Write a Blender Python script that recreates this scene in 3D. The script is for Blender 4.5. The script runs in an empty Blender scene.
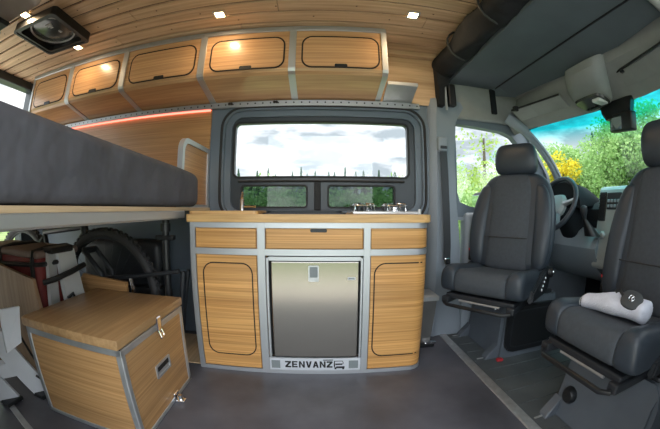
import bpy, bmesh, math, random
from mathutils import Vector, Matrix, Quaternion
random.seed(7)
R = math.radians
SC = bpy.context.scene
COL = SC.collection

# ------------------------------------------------------------------ materials
def new_mat(name):
    m = bpy.data.materials.new(name); m.use_nodes = True
    nt = m.node_tree
    return m, nt, nt.nodes['Principled BSDF']

def plain(name, col, rough=.5, metal=0.0, spec=.5, noise=0.0, nscale=20, bump=0.0, bscale=200, coat=0.0, bdist=.004):
    m, nt, b = new_mat(name)
    b.inputs['Roughness'].default_value = rough
    b.inputs['Metallic'].default_value = metal
    b.inputs['Specular IOR Level'].default_value = spec
    if coat: b.inputs['Coat Weight'].default_value = coat; b.inputs['Coat Roughness'].default_value = .15
    b.inputs['Base Color'].default_value = (*col, 1)
    tc = nt.nodes.new('ShaderNodeTexCoord')
    if noise:
        n = nt.nodes.new('ShaderNodeTexNoise'); n.inputs['Scale'].default_value = nscale; n.inputs['Detail'].default_value = 5
        r = nt.nodes.new('ShaderNodeValToRGB')
        r.color_ramp.elements[0].position = .3; r.color_ramp.elements[1].position = .7
        r.color_ramp.elements[0].color = (*[c*(1-noise) for c in col], 1)
        r.color_ramp.elements[1].color = (*[min(1, c*(1+noise)) for c in col], 1)
        nt.links.new(tc.outputs['Object'], n.inputs['Vector']); nt.links.new(n.outputs['Fac'], r.inputs['Fac'])
        nt.links.new(r.outputs['Color'], b.inputs['Base Color'])
    if bump:
        n2 = nt.nodes.new('ShaderNodeTexNoise'); n2.inputs['Scale'].default_value = bscale; n2.inputs['Detail'].default_value = 3
        bp = nt.nodes.new('ShaderNodeBump'); bp.inputs['Strength'].default_value = bump; bp.inputs['Distance'].default_value = bdist
        nt.links.new(tc.outputs['Object'], n2.inputs['Vector']); nt.links.new(n2.outputs['Fac'], bp.inputs['Height'])
        nt.links.new(bp.outputs['Normal'], b.inputs['Normal'])
    return m

def wood(name, c0, c1, axis='X', rough=.35, scale=1.0, coat=.15, plank=0.0):
    """streaky bamboo or cedar grain running along one axis"""
    m, nt, b = new_mat(name)
    tc = nt.nodes.new('ShaderNodeTexCoord'); mp = nt.nodes.new('ShaderNodeMapping')
    s = {'X': (1.6, 38, 38), 'Y': (38, 1.6, 38), 'Z': (38, 38, 1.6), 'H': (.8, .8, 95)}[axis]
    mp.inputs['Scale'].default_value = [v*scale for v in s]
    n = nt.nodes.new('ShaderNodeTexNoise'); n.inputs['Scale'].default_value = 1.6; n.inputs['Detail'].default_value = 4; n.inputs['Roughness'].default_value = .6
    r = nt.nodes.new('ShaderNodeValToRGB')
    r.color_ramp.elements[0].position = .32; r.color_ramp.elements[1].position = .68
    r.color_ramp.elements[0].color = (*c0, 1); r.color_ramp.elements[1].color = (*c1, 1)
    nt.links.new(tc.outputs['Object'], mp.inputs['Vector']); nt.links.new(mp.outputs['Vector'], n.inputs['Vector'])
    nt.links.new(n.outputs['Fac'], r.inputs['Fac'])
    # broad slow tone change
    n3 = nt.nodes.new('ShaderNodeTexNoise'); n3.inputs['Scale'].default_value = 1.2
    mp3 = nt.nodes.new('ShaderNodeMapping'); mp3.inputs['Scale'].default_value = {'X': (1, 6, 6), 'Y': (6, 1, 6), 'Z': (6, 6, 1), 'H': (.8, .8, 14)}[axis]
    nt.links.new(tc.outputs['Object'], mp3.inputs['Vector']); nt.links.new(mp3.outputs['Vector'], n3.inputs['Vector'])
    hs = nt.nodes.new('ShaderNodeHueSaturation')
    mr = nt.nodes.new('ShaderNodeMapRange'); mr.inputs['From Min'].default_value = .3; mr.inputs['From Max'].default_value = .7
    mr.inputs['To Min'].default_value = .82; mr.inputs['To Max'].default_value = 1.14
    nt.links.new(n3.outputs['Fac'], mr.inputs['Value']); nt.links.new(mr.outputs['Result'], hs.inputs['Value'])
    nt.links.new(r.outputs['Color'], hs.inputs['Color']); nt.links.new(hs.outputs['Color'], b.inputs['Base Color'])
    b.inputs['Roughness'].default_value = rough; b.inputs['Coat Weight'].default_value = coat; b.inputs['Coat Roughness'].default_value = .12
    return m

def brushed(name, col, rough=.3, axis='X', strength=.25, metal=1.0):
    m, nt, b = new_mat(name)
    b.inputs['Metallic'].default_value = metal; b.inputs['Base Color'].default_value = (*col, 1)
    tc = nt.nodes.new('ShaderNodeTexCoord'); mp = nt.nodes.new('ShaderNodeMapping')
    mp.inputs['Scale'].default_value = {'X': (3, 260, 260), 'Z': (260, 260, 3), 'Y': (260, 3, 260)}[axis]
    n = nt.nodes.new('ShaderNodeTexNoise'); n.inputs['Scale'].default_value = 1; n.inputs['Detail'].default_value = 3
    mr = nt.nodes.new('ShaderNodeMapRange'); mr.inputs['To Min'].default_value = rough*(1-strength); mr.inputs['To Max'].default_value = rough*(1+strength)
    nt.links.new(tc.outputs['Object'], mp.inputs['Vector']); nt.links.new(mp.outputs['Vector'], n.inputs['Vector'])
    nt.links.new(n.outputs['Fac'], mr.inputs['Value']); nt.links.new(mr.outputs['Result'], b.inputs['Roughness'])
    return m

def emit(name, col, strength):
    m = bpy.data.materials.new(name); m.use_nodes = True; nt = m.node_tree; nt.nodes.clear()
    o = nt.nodes.new('ShaderNodeOutputMaterial'); e = nt.nodes.new('ShaderNodeEmission')
    e.inputs['Color'].default_value = (*col, 1); e.inputs['Strength'].default_value = strength
    nt.links.new(e.outputs[0], o.inputs[0]); return m

def glass(name, tint=(1, 1, 1), refl=.07, band=None):
    m = bpy.data.materials.new(name); m.use_nodes = True; nt = m.node_tree; nt.nodes.clear()
    o = nt.nodes.new('ShaderNodeOutputMaterial'); t = nt.nodes.new('ShaderNodeBsdfTransparent'); g = nt.nodes.new('ShaderNodeBsdfGlossy')
    g.inputs['Roughness'].default_value = .02
    mx = nt.nodes.new('ShaderNodeMixShader'); mx.inputs[0].default_value = refl
    t.inputs['Color'].default_value = (*tint, 1)
    if band:   # a tinted sun band across the top of a windscreen: it belongs to the glass
        z0, z1, c = band
        tc = nt.nodes.new('ShaderNodeTexCoord'); sp = nt.nodes.new('ShaderNodeSeparateXYZ')
        mr = nt.nodes.new('ShaderNodeMapRange'); mr.inputs['From Min'].default_value = z0; mr.inputs['From Max'].default_value = z1
        mc = nt.nodes.new('ShaderNodeMix'); mc.data_type = 'RGBA'
        mc.inputs[6].default_value = (*tint, 1); mc.inputs[7].default_value = (*c, 1)
        nt.links.new(tc.outputs['Object'], sp.inputs[0]); nt.links.new(sp.outputs['Z'], mr.inputs['Value'])
        nt.links.new(mr.outputs['Result'], mc.inputs[0]); nt.links.new(mc.outputs[2], t.inputs['Color'])
    nt.links.new(t.outputs[0], mx.inputs[1]); nt.links.new(g.outputs[0], mx.inputs[2]); nt.links.new(mx.outputs[0], o.inputs[0])
    return m

def leaf_mat(name, c0, c1):
    m, nt, b = new_mat(name)
    n = nt.nodes.new('ShaderNodeTexNoise'); n.inputs['Scale'].default_value = 1.7; n.inputs['Detail'].default_value = 6
    tc = nt.nodes.new('ShaderNodeTexCoord'); r = nt.nodes.new('ShaderNodeValToRGB')
    r.color_ramp.elements[0].position = .3; r.color_ramp.elements[1].position = .7
    r.color_ramp.elements[0].color = (*c0, 1); r.color_ramp.elements[1].color = (*c1, 1)
    nt.links.new(tc.outputs['Object'], n.inputs['Vector']); nt.links.new(n.outputs['Fac'], r.inputs['Fac']); nt.links.new(r.outputs['Color'], b.inputs['Base Color'])
    b.inputs['Roughness'].default_value = .7; b.inputs['Specular IOR Level'].default_value = .2
    tr = nt.nodes.new('ShaderNodeBsdfTranslucent'); nt.links.new(r.outputs['Color'], tr.inputs['Color'])
    mx = nt.nodes.new('ShaderNodeMixShader'); mx.inputs[0].default_value = .4
    nt.links.new(b.outputs[0], mx.inputs[1]); nt.links.new(tr.outputs[0], mx.inputs[2]); nt.links.new(mx.outputs[0], nt.nodes['Material Output'].inputs[0])
    return m

M = dict(
    bamboo=wood('bamboo', (.46, .215, .060), (.74, .41, .145), 'H', .4, 1.0),
    bamboo_edge=wood('bamboo_edge', (.50, .28, .10), (.70, .44, .18), 'X', .4, 1.6),
    locker=wood('locker_bamboo', (.46, .235, .115), (.68, .42, .22), 'H', .28, .9, .35),
    lining=wood('lining_bamboo', (.36, .17, .065), (.56, .31, .13), 'H', .4, .8),
    plank=wood('cedar_plank', (.50, .32, .185), (.72, .51, .32), 'X', .5, .7, .05),
    boxwood=wood('box_bamboo', (.34, .18, .07), (.53, .315, .14), 'H', .4, 1.0),
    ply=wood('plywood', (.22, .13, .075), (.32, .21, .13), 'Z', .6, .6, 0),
    lid_wood=wood('box_lid_bamboo', (.31, .18, .08), (.46, .29, .14), 'Y', .38, .9),
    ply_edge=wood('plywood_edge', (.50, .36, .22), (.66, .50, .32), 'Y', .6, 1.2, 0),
    alu=brushed('aluminium', (.50, .52, .55), .42, 'X', .25, .7),
    alu_z=brushed('aluminium_upright', (.54, .56, .59), .42, 'Z', .25, .7),
    binsteel=plain('bin_steel', (.20, .20, .20), .35, .6, noise=.1, nscale=6),
    alu_dull=plain('dull_aluminium', (.50, .52, .54), .45, .75, noise=.12, nscale=12),
    steel=brushed('stainless_steel', (.33, .31, .285), .20, 'Z', .10),
    chrome=plain('chrome', (.8, .8, .82), .12, 1),
    plate=plain('silver_plate', (.66, .69, .74), .4, .35),
    black=plain('black_plastic', (.012, .013, .015), .4),
    black_matte=plain('black_cloth', (.010, .012, .016), .9, noise=.35, nscale=9, bump=.5, bscale=30),
    tyre=plain('tyre_rubber', (.030, .030, .032), .7),
    rubber=plain('black_rubber', (.012, .012, .013), .65),
    seam=plain('dark_seam', (.02, .012, .008), .8),
    darkgap=plain('dark_recess', (.012, .012, .013), .8),
    mattress=plain('charcoal_mattress_cover', (.078, .080, .098), .8, noise=.16, nscale=5, bump=.8, bscale=4.5, bdist=.045),
    seatcloth=plain('seat_cloth', (.056, .066, .080), .75, noise=.1, nscale=60, bump=.15, bscale=600),
    vinyl=plain('seat_vinyl', (.034, .044, .058), .42, noise=.06, nscale=20, bump=.1, bscale=300),
    seatplastic=plain('seat_plastic', (.020, .023, .028), .45),
    pedestal=plain('pedestal_grey', (.095, .112, .135), .5, noise=.08, nscale=9),
    bodygrey=plain('grey_body_panel', (.20, .235, .275), .45, noise=.04, nscale=4),
    winmetal=plain('window_surround_paint', (.135, .170, .21), .4, noise=.06, nscale=3),
    winframe=plain('dark_window_frame', (.035, .045, .055), .35),
    trimgrey=plain('grey_pillar_trim', (.255, .295, .345), .5, noise=.03, nscale=6),
    headliner=plain('light_grey_headliner', (.27, .285, .28), .8, noise=.05, nscale=14),
    darkpanel=plain('dark_teal_headliner', (.095, .120, .138), .85, noise=.12, nscale=3, bump=.2, bscale=400),
    dash=plain('dark_dash', (.014, .017, .020), .85, spec=.15),
    dashgrey=plain('grey_dash', (.24, .28, .31), .5),
    consolegrey=plain('console_grey', (.36, .395, .40), .4),
    floor=plain('floor_vinyl', (.092, .094, .114), .42, noise=.35, nscale=3.5, bump=.1, bscale=80),
    cabmat=plain('cab_rubber_mat', (.095, .108, .116), .55, noise=.2, nscale=5),
    strip=plain('sill_strip_metal', (.55, .55, .56), .4, .7, noise=.12, nscale=30),
    red=plain('red_nylon', (.15, .018, .016), .7, noise=.15, nscale=8, bump=.3, bscale=40),
    redtab=plain('red_plastic', (.45, .03, .04), .4),
    bagtop=plain('brown_bag_top', (.17, .12, .10), .7, noise=.15, nscale=10),
    white=plain('white_plastic', (.66, .69, .75), .4, noise=.05, nscale=6),
    whitegrey=plain('pale_grey_metal', (.56, .57, .58), .45, .3, noise=.06, nscale=8),
    towel=plain('pale_towel', (.66, .68, .78), .95, noise=.06, nscale=30, bump=.6, bscale=160),
    darkpouch=plain('dark_pouch', (.05, .055, .06), .6),
    locker_grey=plain('brown_grey_fabric', (.38, .32, .29), .85, noise=.12, nscale=9),
    grass=plain('meadow', (.13, .19, .06), .9, noise=.4, nscale=1.5),
    bounce_gravel=plain('bounce_gravel', (.56, .54, .50), .9, noise=.25, nscale=3),
    bark=plain('bark', (.13, .10, .08), .9, noise=.3, nscale=8),
    gloss=plain('smoked_plastic', (.05, .055, .052), .12, noise=.15, nscale=8),
    grille=plain('pale_ring', (.45, .45, .44), .4),
    boltdark=plain('wood_plug', (.10, .055, .03), .8),
    glass=glass('clear_glass', (.97, .98, .99), .05),
    tinted=glass('tinted_glass', (.30, .36, .37), .03),
    screen=glass('windscreen_glass', (.90, .97, .95), .05, (1.30, 1.40, (.02, .62, .68))),
    led=emit('red_led', (1, .16, .11), 2.6),
    lamp=emit('lamp_lens', (1, .74, .36), 14),
    stovewhite=plain('pale_steel_hob', (.72, .73, .75), .25, .6),
    darkglass=plain('dark_glass_lid', (.02, .026, .03), .35, spec=.25),
    lens=plain('frosted_lens', (.75, .77, .78), .3),
    mirrorglass=plain('mirror_glass', (.75, .85, .87), .04, 1),
    label=plain('grey_vent_patch', (.20, .23, .24), .6),
)

def perforated():
    m, nt, b = new_mat('perforated_rail')
    tc = nt.nodes.new('ShaderNodeTexCoord'); sp = nt.nodes.new('ShaderNodeSeparateXYZ'); nt.links.new(tc.outputs['Object'], sp.inputs[0])
    def mth(op, a, b_=None):
        n = nt.nodes.new('ShaderNodeMath'); n.operation = op
        for i, v in enumerate((a, b_)):
            if v is None: continue
            if isinstance(v, (int, float)): n.inputs[i].default_value = v
            else: nt.links.new(v, n.inputs[i])
        return n.outputs[0]
    fx = mth('SUBTRACT', mth('FRACT', mth('DIVIDE', sp.outputs['X'], .05)), .5); fx = mth('MULTIPLY', fx, .05)
    fz = mth('SUBTRACT', sp.outputs['Z'], .006)
    d = mth('SQRT', mth('ADD', mth('MULTIPLY', fx, fx), mth('MULTIPLY', fz, fz)))
    k = mth('LESS_THAN', d, .0055)
    mx = nt.nodes.new('ShaderNodeMix'); mx.data_type = 'RGBA'; mx.inputs[6].default_value = (.42, .43, .45, 1); mx.inputs[7].default_value = (.06, .06, .06, 1)
    nt.links.new(k, mx.inputs[0]); nt.links.new(mx.outputs[2], b.inputs['Base Color']); b.inputs['Metallic'].default_value = .8; b.inputs['Roughness'].default_value = .45
    return m
M['rail'] = perforated()
# ------------------------------------------------------------------ mesh helpers
def B(): return bmesh.new()

def add_box(bm, x0, x1, y0, y1, z0, z1, bev=0.0, seg=2, mat=None):
    vs = [bm.verts.new((x, y, z)) for x in (x0, x1) for y in (y0, y1) for z in (z0, z1)]
    if mat is not None:
        for v in vs: v.co = mat @ v.co
    F = [(0,1,3,2), (4,6,7,5), (0,4,5,1), (2,3,7,6), (0,2,6,4), (1,5,7,3)]
    fs = [bm.faces.new([vs[i] for i in f]) for f in F]
    if bev:
        es = list({e for f in fs for e in f.edges})
        bmesh.ops.bevel(bm, geom=es, offset=bev, segments=seg, affect='EDGES', profile=.5, clamp_overlap=True)

def add_prism(bm, pts, vec):
    a = [bm.verts.new(p) for p in pts]; b = [bm.verts.new(Vector(p) + Vector(vec)) for p in pts]
    n = len(pts)
    bm.faces.new(a[::-1]); bm.faces.new(b)
    for i in range(n): bm.faces.new((a[i], a[(i+1) % n], b[(i+1) % n], b[i]))

def loft(bm, rings, cap=True, closed=True):
    vr = [[bm.verts.new(p) for p in r] for r in rings]
    n = len(rings[0])
    for a, b in zip(vr, vr[1:]):
        for i in range(n if closed else n-1):
            bm.faces.new((a[i], a[(i+1) % n], b[(i+1) % n], b[i]))
    if cap and closed:
        bm.faces.new(vr[0][::-1]); bm.faces.new(vr[-1])
    return vr

def tube(bm, path, r, n=10, closed=False, rads=None):
    P = [Vector(p) for p in path]; m = len(P); rings = []
    up = None
    for i, p in enumerate(P):
        if closed: t = (P[(i+1) % m] - P[i-1])
        else: t = (P[min(i+1, m-1)] - P[max(i-1, 0)])
        t.normalize()
        if up is None:
            up = Vector((0, 0, 1)) if abs(t.z) < .9 else Vector((1, 0, 0))
        s = t.cross(up)
        if s.length < 1e-6: s = t.orthogonal()
        s.normalize(); up = s.cross(t).normalized()
        rr = rads[i] if rads else r
        rings.append([p + rr*(math.cos(a)*s + math.sin(a)*up) for a in [2*math.pi*k/n for k in range(n)]])
    if closed: loft(bm, rings + [rings[0]], cap=False); bmesh.ops.remove_doubles(bm, verts=bm.verts, dist=1e-6)
    else: loft(bm, rings)

def lathe(bm, prof, c, axis=(0, 0, 1), n=24):
    ax = Vector(axis).normalized(); s = ax.orthogonal().normalized(); u = ax.cross(s); c = Vector(c)
    loft(bm, [[c + ax*h + max(r, 1e-4)*(math.cos(a)*s + math.sin(a)*u) for a in [2*math.pi*k/n for k in range(n)]] for r, h in prof])

def rrect(x0, x1, y0, y1, r, n=6):
    rs = r if isinstance(r, (list, tuple)) else [r]*4      # order: x0y0, x1y0, x1y1, x0y1
    out = []
    for (cx, cy, a0), rr in zip(((x0, y0, 180), (x1, y0, 270), (x1, y1, 0), (x0, y1, 90)), rs):
        sx = 1 if cx == x0 else -1; sy = 1 if cy == y0 else -1
        for k in range(n+1):
            a = R(a0 + 90*k/n)
            out.append((cx + sx*rr + rr*math.cos(a), cy + sy*rr + rr*math.sin(a)))
    return out

def plate(bm, outl, f, d):
    """outline in 2D, f maps (a, b, depth) to 3D; a slab of thickness d"""
    a = [bm.verts.new(f(p[0], p[1], 0)) for p in outl]; b = [bm.verts.new(f(p[0], p[1], d)) for p in outl]
    n = len(outl); bm.faces.new(a); bm.faces.new(b[::-1])
    for i in range(n): bm.faces.new((a[i], b[i], b[(i+1) % n], a[(i+1) % n]))

def ring(bm, out, inn, f, d):
    n = len(out)
    L = [[bm.verts.new(f(p[0], p[1], h)) for p in o] for o, h in ((out, 0), (inn, 0), (inn, d), (out, d))]
    for k in range(4):
        a, b = L[k], L[(k+1) % 4]
        for i in range(n): bm.faces.new((a[i], a[(i+1) % n], b[(i+1) % n], b[i]))

def fillets(bm, x0, x1, z0, z1, r, f, d, n=6):
    for cx, cz, a0 in ((x0, z0, 180), (x1, z0, 270), (x1, z1, 0), (x0, z1, 90)):
        sx = 1 if cx == x0 else -1; sz = 1 if cz == z0 else -1
        plate(bm, [(cx, cz)] + [(cx + sx*r + r*math.cos(R(a0+90*k/n)), cz + sz*r + r*math.sin(R(a0+90*k/n))) for k in range(n+1)][::1], f, d)

def XZ(y, sgn=1): return lambda a, b, d: (a, y + sgn*d, b)
def YZ(x, sgn=1): return lambda a, b, d: (x + sgn*d, a, b)
def XY(z, sgn=1): return lambda a, b, d: (a, b, z + sgn*d)

def sring(c, a, b, p=2.6, n=20):
    """superellipse ring around c with half-axis vectors a, b"""
    c, a, b = Vector(c), Vector(a), Vector(b); out = []
    for k in range(n):
        t = 2*math.pi*k/n; ct, st = math.cos(t), math.sin(t)
        out.append(c + a*math.copysign(abs(ct)**(2/p), ct) + b*math.copysign(abs(st)**(2/p), st))
    return out

def obj(name, bm, mat, parent=None, local=False, smooth=False, sub=0, kind=None):
    bmesh.ops.recalc_face_normals(bm, faces=bm.faces)
    me = bpy.data.meshes.new(name)
    if parent is not None and not local:
        bm.transform(WM[parent.name].inverted())
    if smooth:
        for f in bm.faces: f.smooth = True
    bm.to_mesh(me); bm.free()
    me.materials.append(M[mat] if isinstance(mat, str) else mat)
    o = bpy.data.objects.new(name, me); COL.objects.link(o)
    if parent is not None: o.parent = parent; WM[o.name] = WM[parent.name]
    else: WM[o.name] = Matrix()
    if smooth and not sub:
        try: me.set_sharp_from_angle(angle=R(40))
        except Exception: pass
    if sub:
        s = o.modifiers.new('subsurf', 'SUBSURF'); s.levels = sub; s.render_levels = sub
    if kind: o['kind'] = kind
    return o

WM = {}
def thing(name, label, cat, loc=(0, 0, 0), rotz=0, group=None):
    o = bpy.data.objects.new(name, None); COL.objects.link(o)
    o.location = loc; o.rotation_euler = (0, 0, rotz); o.empty_display_size = .05
    WM[o.name] = Matrix.Translation(loc) @ Matrix.Rotation(rotz, 4, 'Z')
    return tag(o, label, cat, group)
def tag(o, label, cat, group=None):
    o['label'] = label; o['category'] = cat
    if group: o['group'] = group
    return o
def struct(name, bm, mat, parent=None, **k):
    return obj(name, bm, mat, parent, kind='structure', **k)

# outline of a cab door window and of the frame around it, in (x, z)
DW_P = [(.905, .965), (.925, .90), (1.0, .872), (1.2, .845), (1.62, .86), (1.60, 1.10), (1.515, 1.23), (1.44, 1.335), (1.385, 1.385), (1.30, 1.412), (1.12, 1.425), (.93, 1.435), (.905, 1.42)]
OUT_P = [(.80, .93), (.80, .80), (1.0, .80), (1.2, .78), (1.78, .80), (1.70, 1.12), (1.60, 1.27), (1.52, 1.40), (1.44, 1.47), (1.32, 1.50), (1.12, 1.51), (.90, 1.52), (.80, 1.50)]
# ================================================================== THE SETTING
YW = 1.93          # inner face of the driver's side wall
CZ = 1.93          # ceiling boards
# floor
bm = B(); add_box(bm, -2.6, .80, .02, 2.0, -.06, 0); struct('floor', bm, 'floor')
bm = B(); add_box(bm, .845, 2.25, .05, 2.0, -.06, -.002)
for y in [.25+.12*k for k in range(14)]: add_box(bm, .87, 1.5, y, y+.012, -.002, .001)
struct('floor_cab', bm, 'cabmat')
bm = B(); add_box(bm, .797, .848, .05, 1.96, -.05, .006, .003)
for k in range(12): lathe(bm, [(.006, 0), (.006, .003), (.003, .004)], (.822, .2+.15*k, .005), n=10)
struct('trim_1', bm, 'strip')
# seat track let into the floor
bm = B(); tr = Matrix.Translation((-1.40, .675, 0)) @ Matrix.Rotation(R(-17), 4, 'Z'); add_box(bm, -.40, .32, -.016, .016, 0, .006, .002, 2, tr)
for k in range(18): lathe(bm, [(.006, .005), (.006, .0065)], tr @ Vector((-.38+.04*k, 0, 0)), n=8)
struct('trim_2', bm, 'alu_dull', )
# ceiling: tongue and groove boards along the van
bm = B()
y, k = .05, 0
while y < 1.97:
    off = (k*.83) % 1.9
    xs = [-2.6] + [x for x in (-2.6+off, -2.6+off+1.9) if -2.5 < x < .9] + [.98]
    for xa, xb in zip(xs, xs[1:]): add_box(bm, xa+.0015, xb-.0015, y+.008, min(y+.1085, 1.99)-.008, CZ, CZ+.014, .002, 1)
    y += .1085; k += 1
struct('ceiling', bm, 'plank')
bm = B(); add_box(bm, -2.6, .98, .02, 2.0, CZ+.012, CZ+.05); struct('trim_13', bm, 'seam')
bm = B(); y = .05; k = 0
while y < 1.6:
    for j in range(8): lathe(bm, [(.005, CZ-.0008), (.005, CZ+.002)], (-2.4+.43*j+(k % 2)*.2, y+.054, 0), n=8)
    y += .1085; k += 1
struct('trim_3', bm, 'boltdark')
# roof skin over it all
bm = B(); add_box(bm, -2.65, 1.5, -.05, 2.1, 2.0, 2.06); add_box(bm, -2.65, .98, .0, .06, 1.80, 2.0); struct('roof', bm, 'bodygrey')
# driver's side wall with the cargo window opening
WX0, WX1, WZ0, WZ1 = -.63, .66, .79, 1.492
bm = B(); f = XZ(YW, 1)
add_box(bm, -2.6, WX0, YW, 2.0, 0, 2.0); add_box(bm, WX1, .90, YW, 2.0, 0, 2.0)
add_box(bm, WX0, WX1, YW, 2.0, 0, WZ0); add_box(bm, WX0, WX1, YW, 2.0, WZ1, 2.0)
fillets(bm, WX0, WX1, WZ0, WZ1, .12, f, .07)
struct('wall_left', bm, 'winmetal')
# wood lining of the wall over the bed, and the short run ahead of the lockers
bm = B(); add_box(bm, -2.55, -.728, YW-.012, YW+.002, .84, 1.53, .002, 1); struct('trim_4', bm, 'lining')
bm = B(); add_box(bm, .36, .775, YW-.012, YW+.002, 1.545, CZ, .002, 1); add_box(bm, .36, .80, YW-.06, YW, CZ-.035, CZ, .004, 1); struct('trim_5', bm, 'plank')
# moulded window surround: rolled lip and bead
bm = B()
for o_, i_, y_, d_ in ((.045, -.004, YW-.018, .03), (-.004, -.045, YW+.012, .03)):
    ring(bm, rrect(WX0-o_, WX1+o_, WZ0-o_, WZ1+o_, .12+o_), rrect(WX0-i_, WX1+i_, WZ0-i_, WZ1+i_, .12+i_), XZ(y_), d_)
struct('trim_6', bm, 'winmetal', smooth=True)
bm = B(); pts = [(p[0], YW-.02, p[1]) for p in rrect(WX0-.015, WX1+.015, WZ0-.015, WZ1+.015, .135, 10)]
tube(bm, pts, .009, 8, closed=True); struct('trim_7', bm, 'rubber', smooth=True)
# window_1: dark frame, one wide pane over two small ones
w1 = struct('window_1', B(), 'winframe')
bm = B(); y0, y1 = YW+.03, YW+.07; f = XZ(y0)
GX0, GX1, GZ0, GZ1 = -.563, .567, 1.056, 1.408
for a in ((WX0, GX0, WZ0, WZ1), (GX1, WX1, WZ0, WZ1), (GX0, GX1, GZ1, WZ1), (GX0, GX1, .993, GZ0), (GX0, GX1, WZ0, .862), (GX0, -.507, .862, .993), (-.091, .051, .862, .993), (.471, GX1, .862, .993)):
    add_box(bm, a[0], a[1], y0, y1, a[2], a[3])
fillets(bm, GX0, GX1, GZ0, GZ1, .03, f, .04); fillets(bm, -.507, -.091, .862, .993, .018, f, .04); fillets(bm, .051, .471, .862, .993, .018, f, .04)
struct('window_frame', bm, 'winframe', w1)
bm = B()
ring(bm, rrect(GX0-.012, GX1+.012, GZ0-.012, GZ1+.012, .04), rrect(GX0+.001, GX1-.001, GZ0+.001, GZ1-.001, .03), XZ(y0-.006), .008)
for a in ((-.507, -.091), (.051, .471)): ring(bm, rrect(a[0]-.009, a[1]+.009, .853, 1.002, .024), rrect(a[0]+.001, a[1]-.001, .863, .992, .018), XZ(y0-.006), .008)
add_box(bm, -.04, 0, y0-.014, y0, .84, 1.02, .004, 1)
add_box(bm, -.535, .54, y0-.016, y0, 1.018, 1.034, .004, 1)
struct('glazing_bead', bm, 'rubber', w1)
bm = B(); add_box(bm, GX0, GX1, y0+.02, y0+.024, GZ0, GZ1); struct('pane', bm, 'glass', w1)
for a in ((-.507, -.091), (.051, .471)):
    bm = B(); add_box(bm, a[0], a[1], y0+.02, y0+.024, .862, .993); struct('pane', bm, 'tinted', w1)
# rear end: door opening with its dark header and corner post
bm = B(); add_box(bm, -2.62, -2.5, .05, 1.95, 1.865, 2.0, .01); add_box(bm, -2.62, -2.5, 1.73, 2.0, 0, 1.9, .01); add_box(bm, -2.62, -2.5, .0, .12, 0, 1.9, .01); struct('wall_rear', bm, 'winframe')
bm = B(); add_box(bm, -2.6, -.68, .03, .115, 0, 2.0, .01); add_box(bm, .66, .80, .03, .12, 0, 2.0, .01); struct('wall_right', bm, 'bodygrey')
d2 = struct('door_2', B(), 'trimgrey')
bm = B(); add_box(bm, .80, 2.24, .03, .12, -.05, .86, .02, 2); struct('door_panel', bm, 'trimgrey', d2)
bm = B(); ring(bm, OUT_P, DW_P, XZ(.05), .06); struct('window_frame', bm, 'winmetal', d2)
bm = B(); plate(bm, DW_P, XZ(.075), .004); struct('pane', bm, 'glass', d2)
# wheel arch under the bed
bm = B(); prof = [(-2.2+.42*math.cos(R(t)), .02+.36*math.sin(R(t))) for t in range(0, 181, 12)]
add_prism(bm, [(x, 1.72, z) for x, z in prof], (0, .21, 0)); struct('trim_8', bm, 'darkgap')

# B pillar, grey trim from floor to roof behind the driver's seat
bm = B()
secs = []
for z, xa, xb, yy in ((0, .70, .98, 1.86), (.25, .69, .95, 1.86), (.6, .685, .93, 1.86), (.9, .685, .90, 1.865), (1.2, .69, .895, 1.87), (1.44, .70, .92, 1.875), (1.55, .71, .99, 1.88), (1.60, .72, 1.0, 1.89)):
    secs.append([(xa, YW, z), (xa+.02, yy+.02, z), (xa+.05, yy, z), (xa+.08, yy+.012, z), (xb-.05, yy+.012, z), (xb-.02, yy+.02, z), (xb, YW+.03, z)])
loft(bm, [[*s, (s[-1][0], 1.98, s[0][2]), (s[0][0], 1.98, s[0][2])] for s in secs])
struct('trim_9', bm, 'trimgrey', smooth=True)

# driver's door with its window
d1 = struct('door_1', B(), 'trimgrey')
bm = B()
DW = [(.905, .965), (.925, .90), (1.0, .872), (1.2, .845), (1.62, .86), (1.60, 1.10), (1.515, 1.23), (1.44, 1.335), (1.385, 1.385), (1.30, 1.412), (1.12, 1.425), (.93, 1.435), (.905, 1.42)]
OUT = [(.86, .93), (.86, .80), (1.0, .80), (1.2, .78), (1.78, .80), (1.70, 1.12), (1.60, 1.27), (1.52, 1.40), (1.44, 1.47), (1.32, 1.50), (1.12, 1.51), (.90, 1.52), (.86, 1.48)]
ring(bm, OUT, DW, XZ(1.925), .06); struct('window_frame', bm, 'winmetal', d1, smooth=False)
bm = B()
ring(bm, [(x+(1.2-x)*-.06, z+(1.15-z)*-.06) for x, z in OUT], [(x+(1.2-x)*.0, z) for x, z in OUT], XZ(1.91), .07); struct('door_frame', bm, 'trimgrey', d1)
bm = B(); add_box(bm, .95, 2.24, 1.88, 1.99, .0, .83, .03, 3); add_box(bm, 1.1, 1.6, 1.82, 1.9, .55, .64, .02, 3); struct('door_panel', bm, 'trimgrey', d1, smooth=True)
bm = B(); plate(bm, DW, XZ(1.955), .004); struct('pane', bm, 'glass', d1)
# header over the driver's door, light grey
bm = B(); add_box(bm, .86, 1.50, 1.90, 2.0, 1.47, 1.78, .02, 3); struct('trim_10', bm, 'headliner', smooth=True)
bm = B(); add_box(bm, 1.20, 1.245, 1.88, 1.902, 1.53, 1.72, .006, 2); struct('trim_11', bm, 'dash')

bm = B(); add_box(bm, 2.225, 2.28, .05, 2.0, -.06, .93); struct('wall_front', bm, 'dash')
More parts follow.
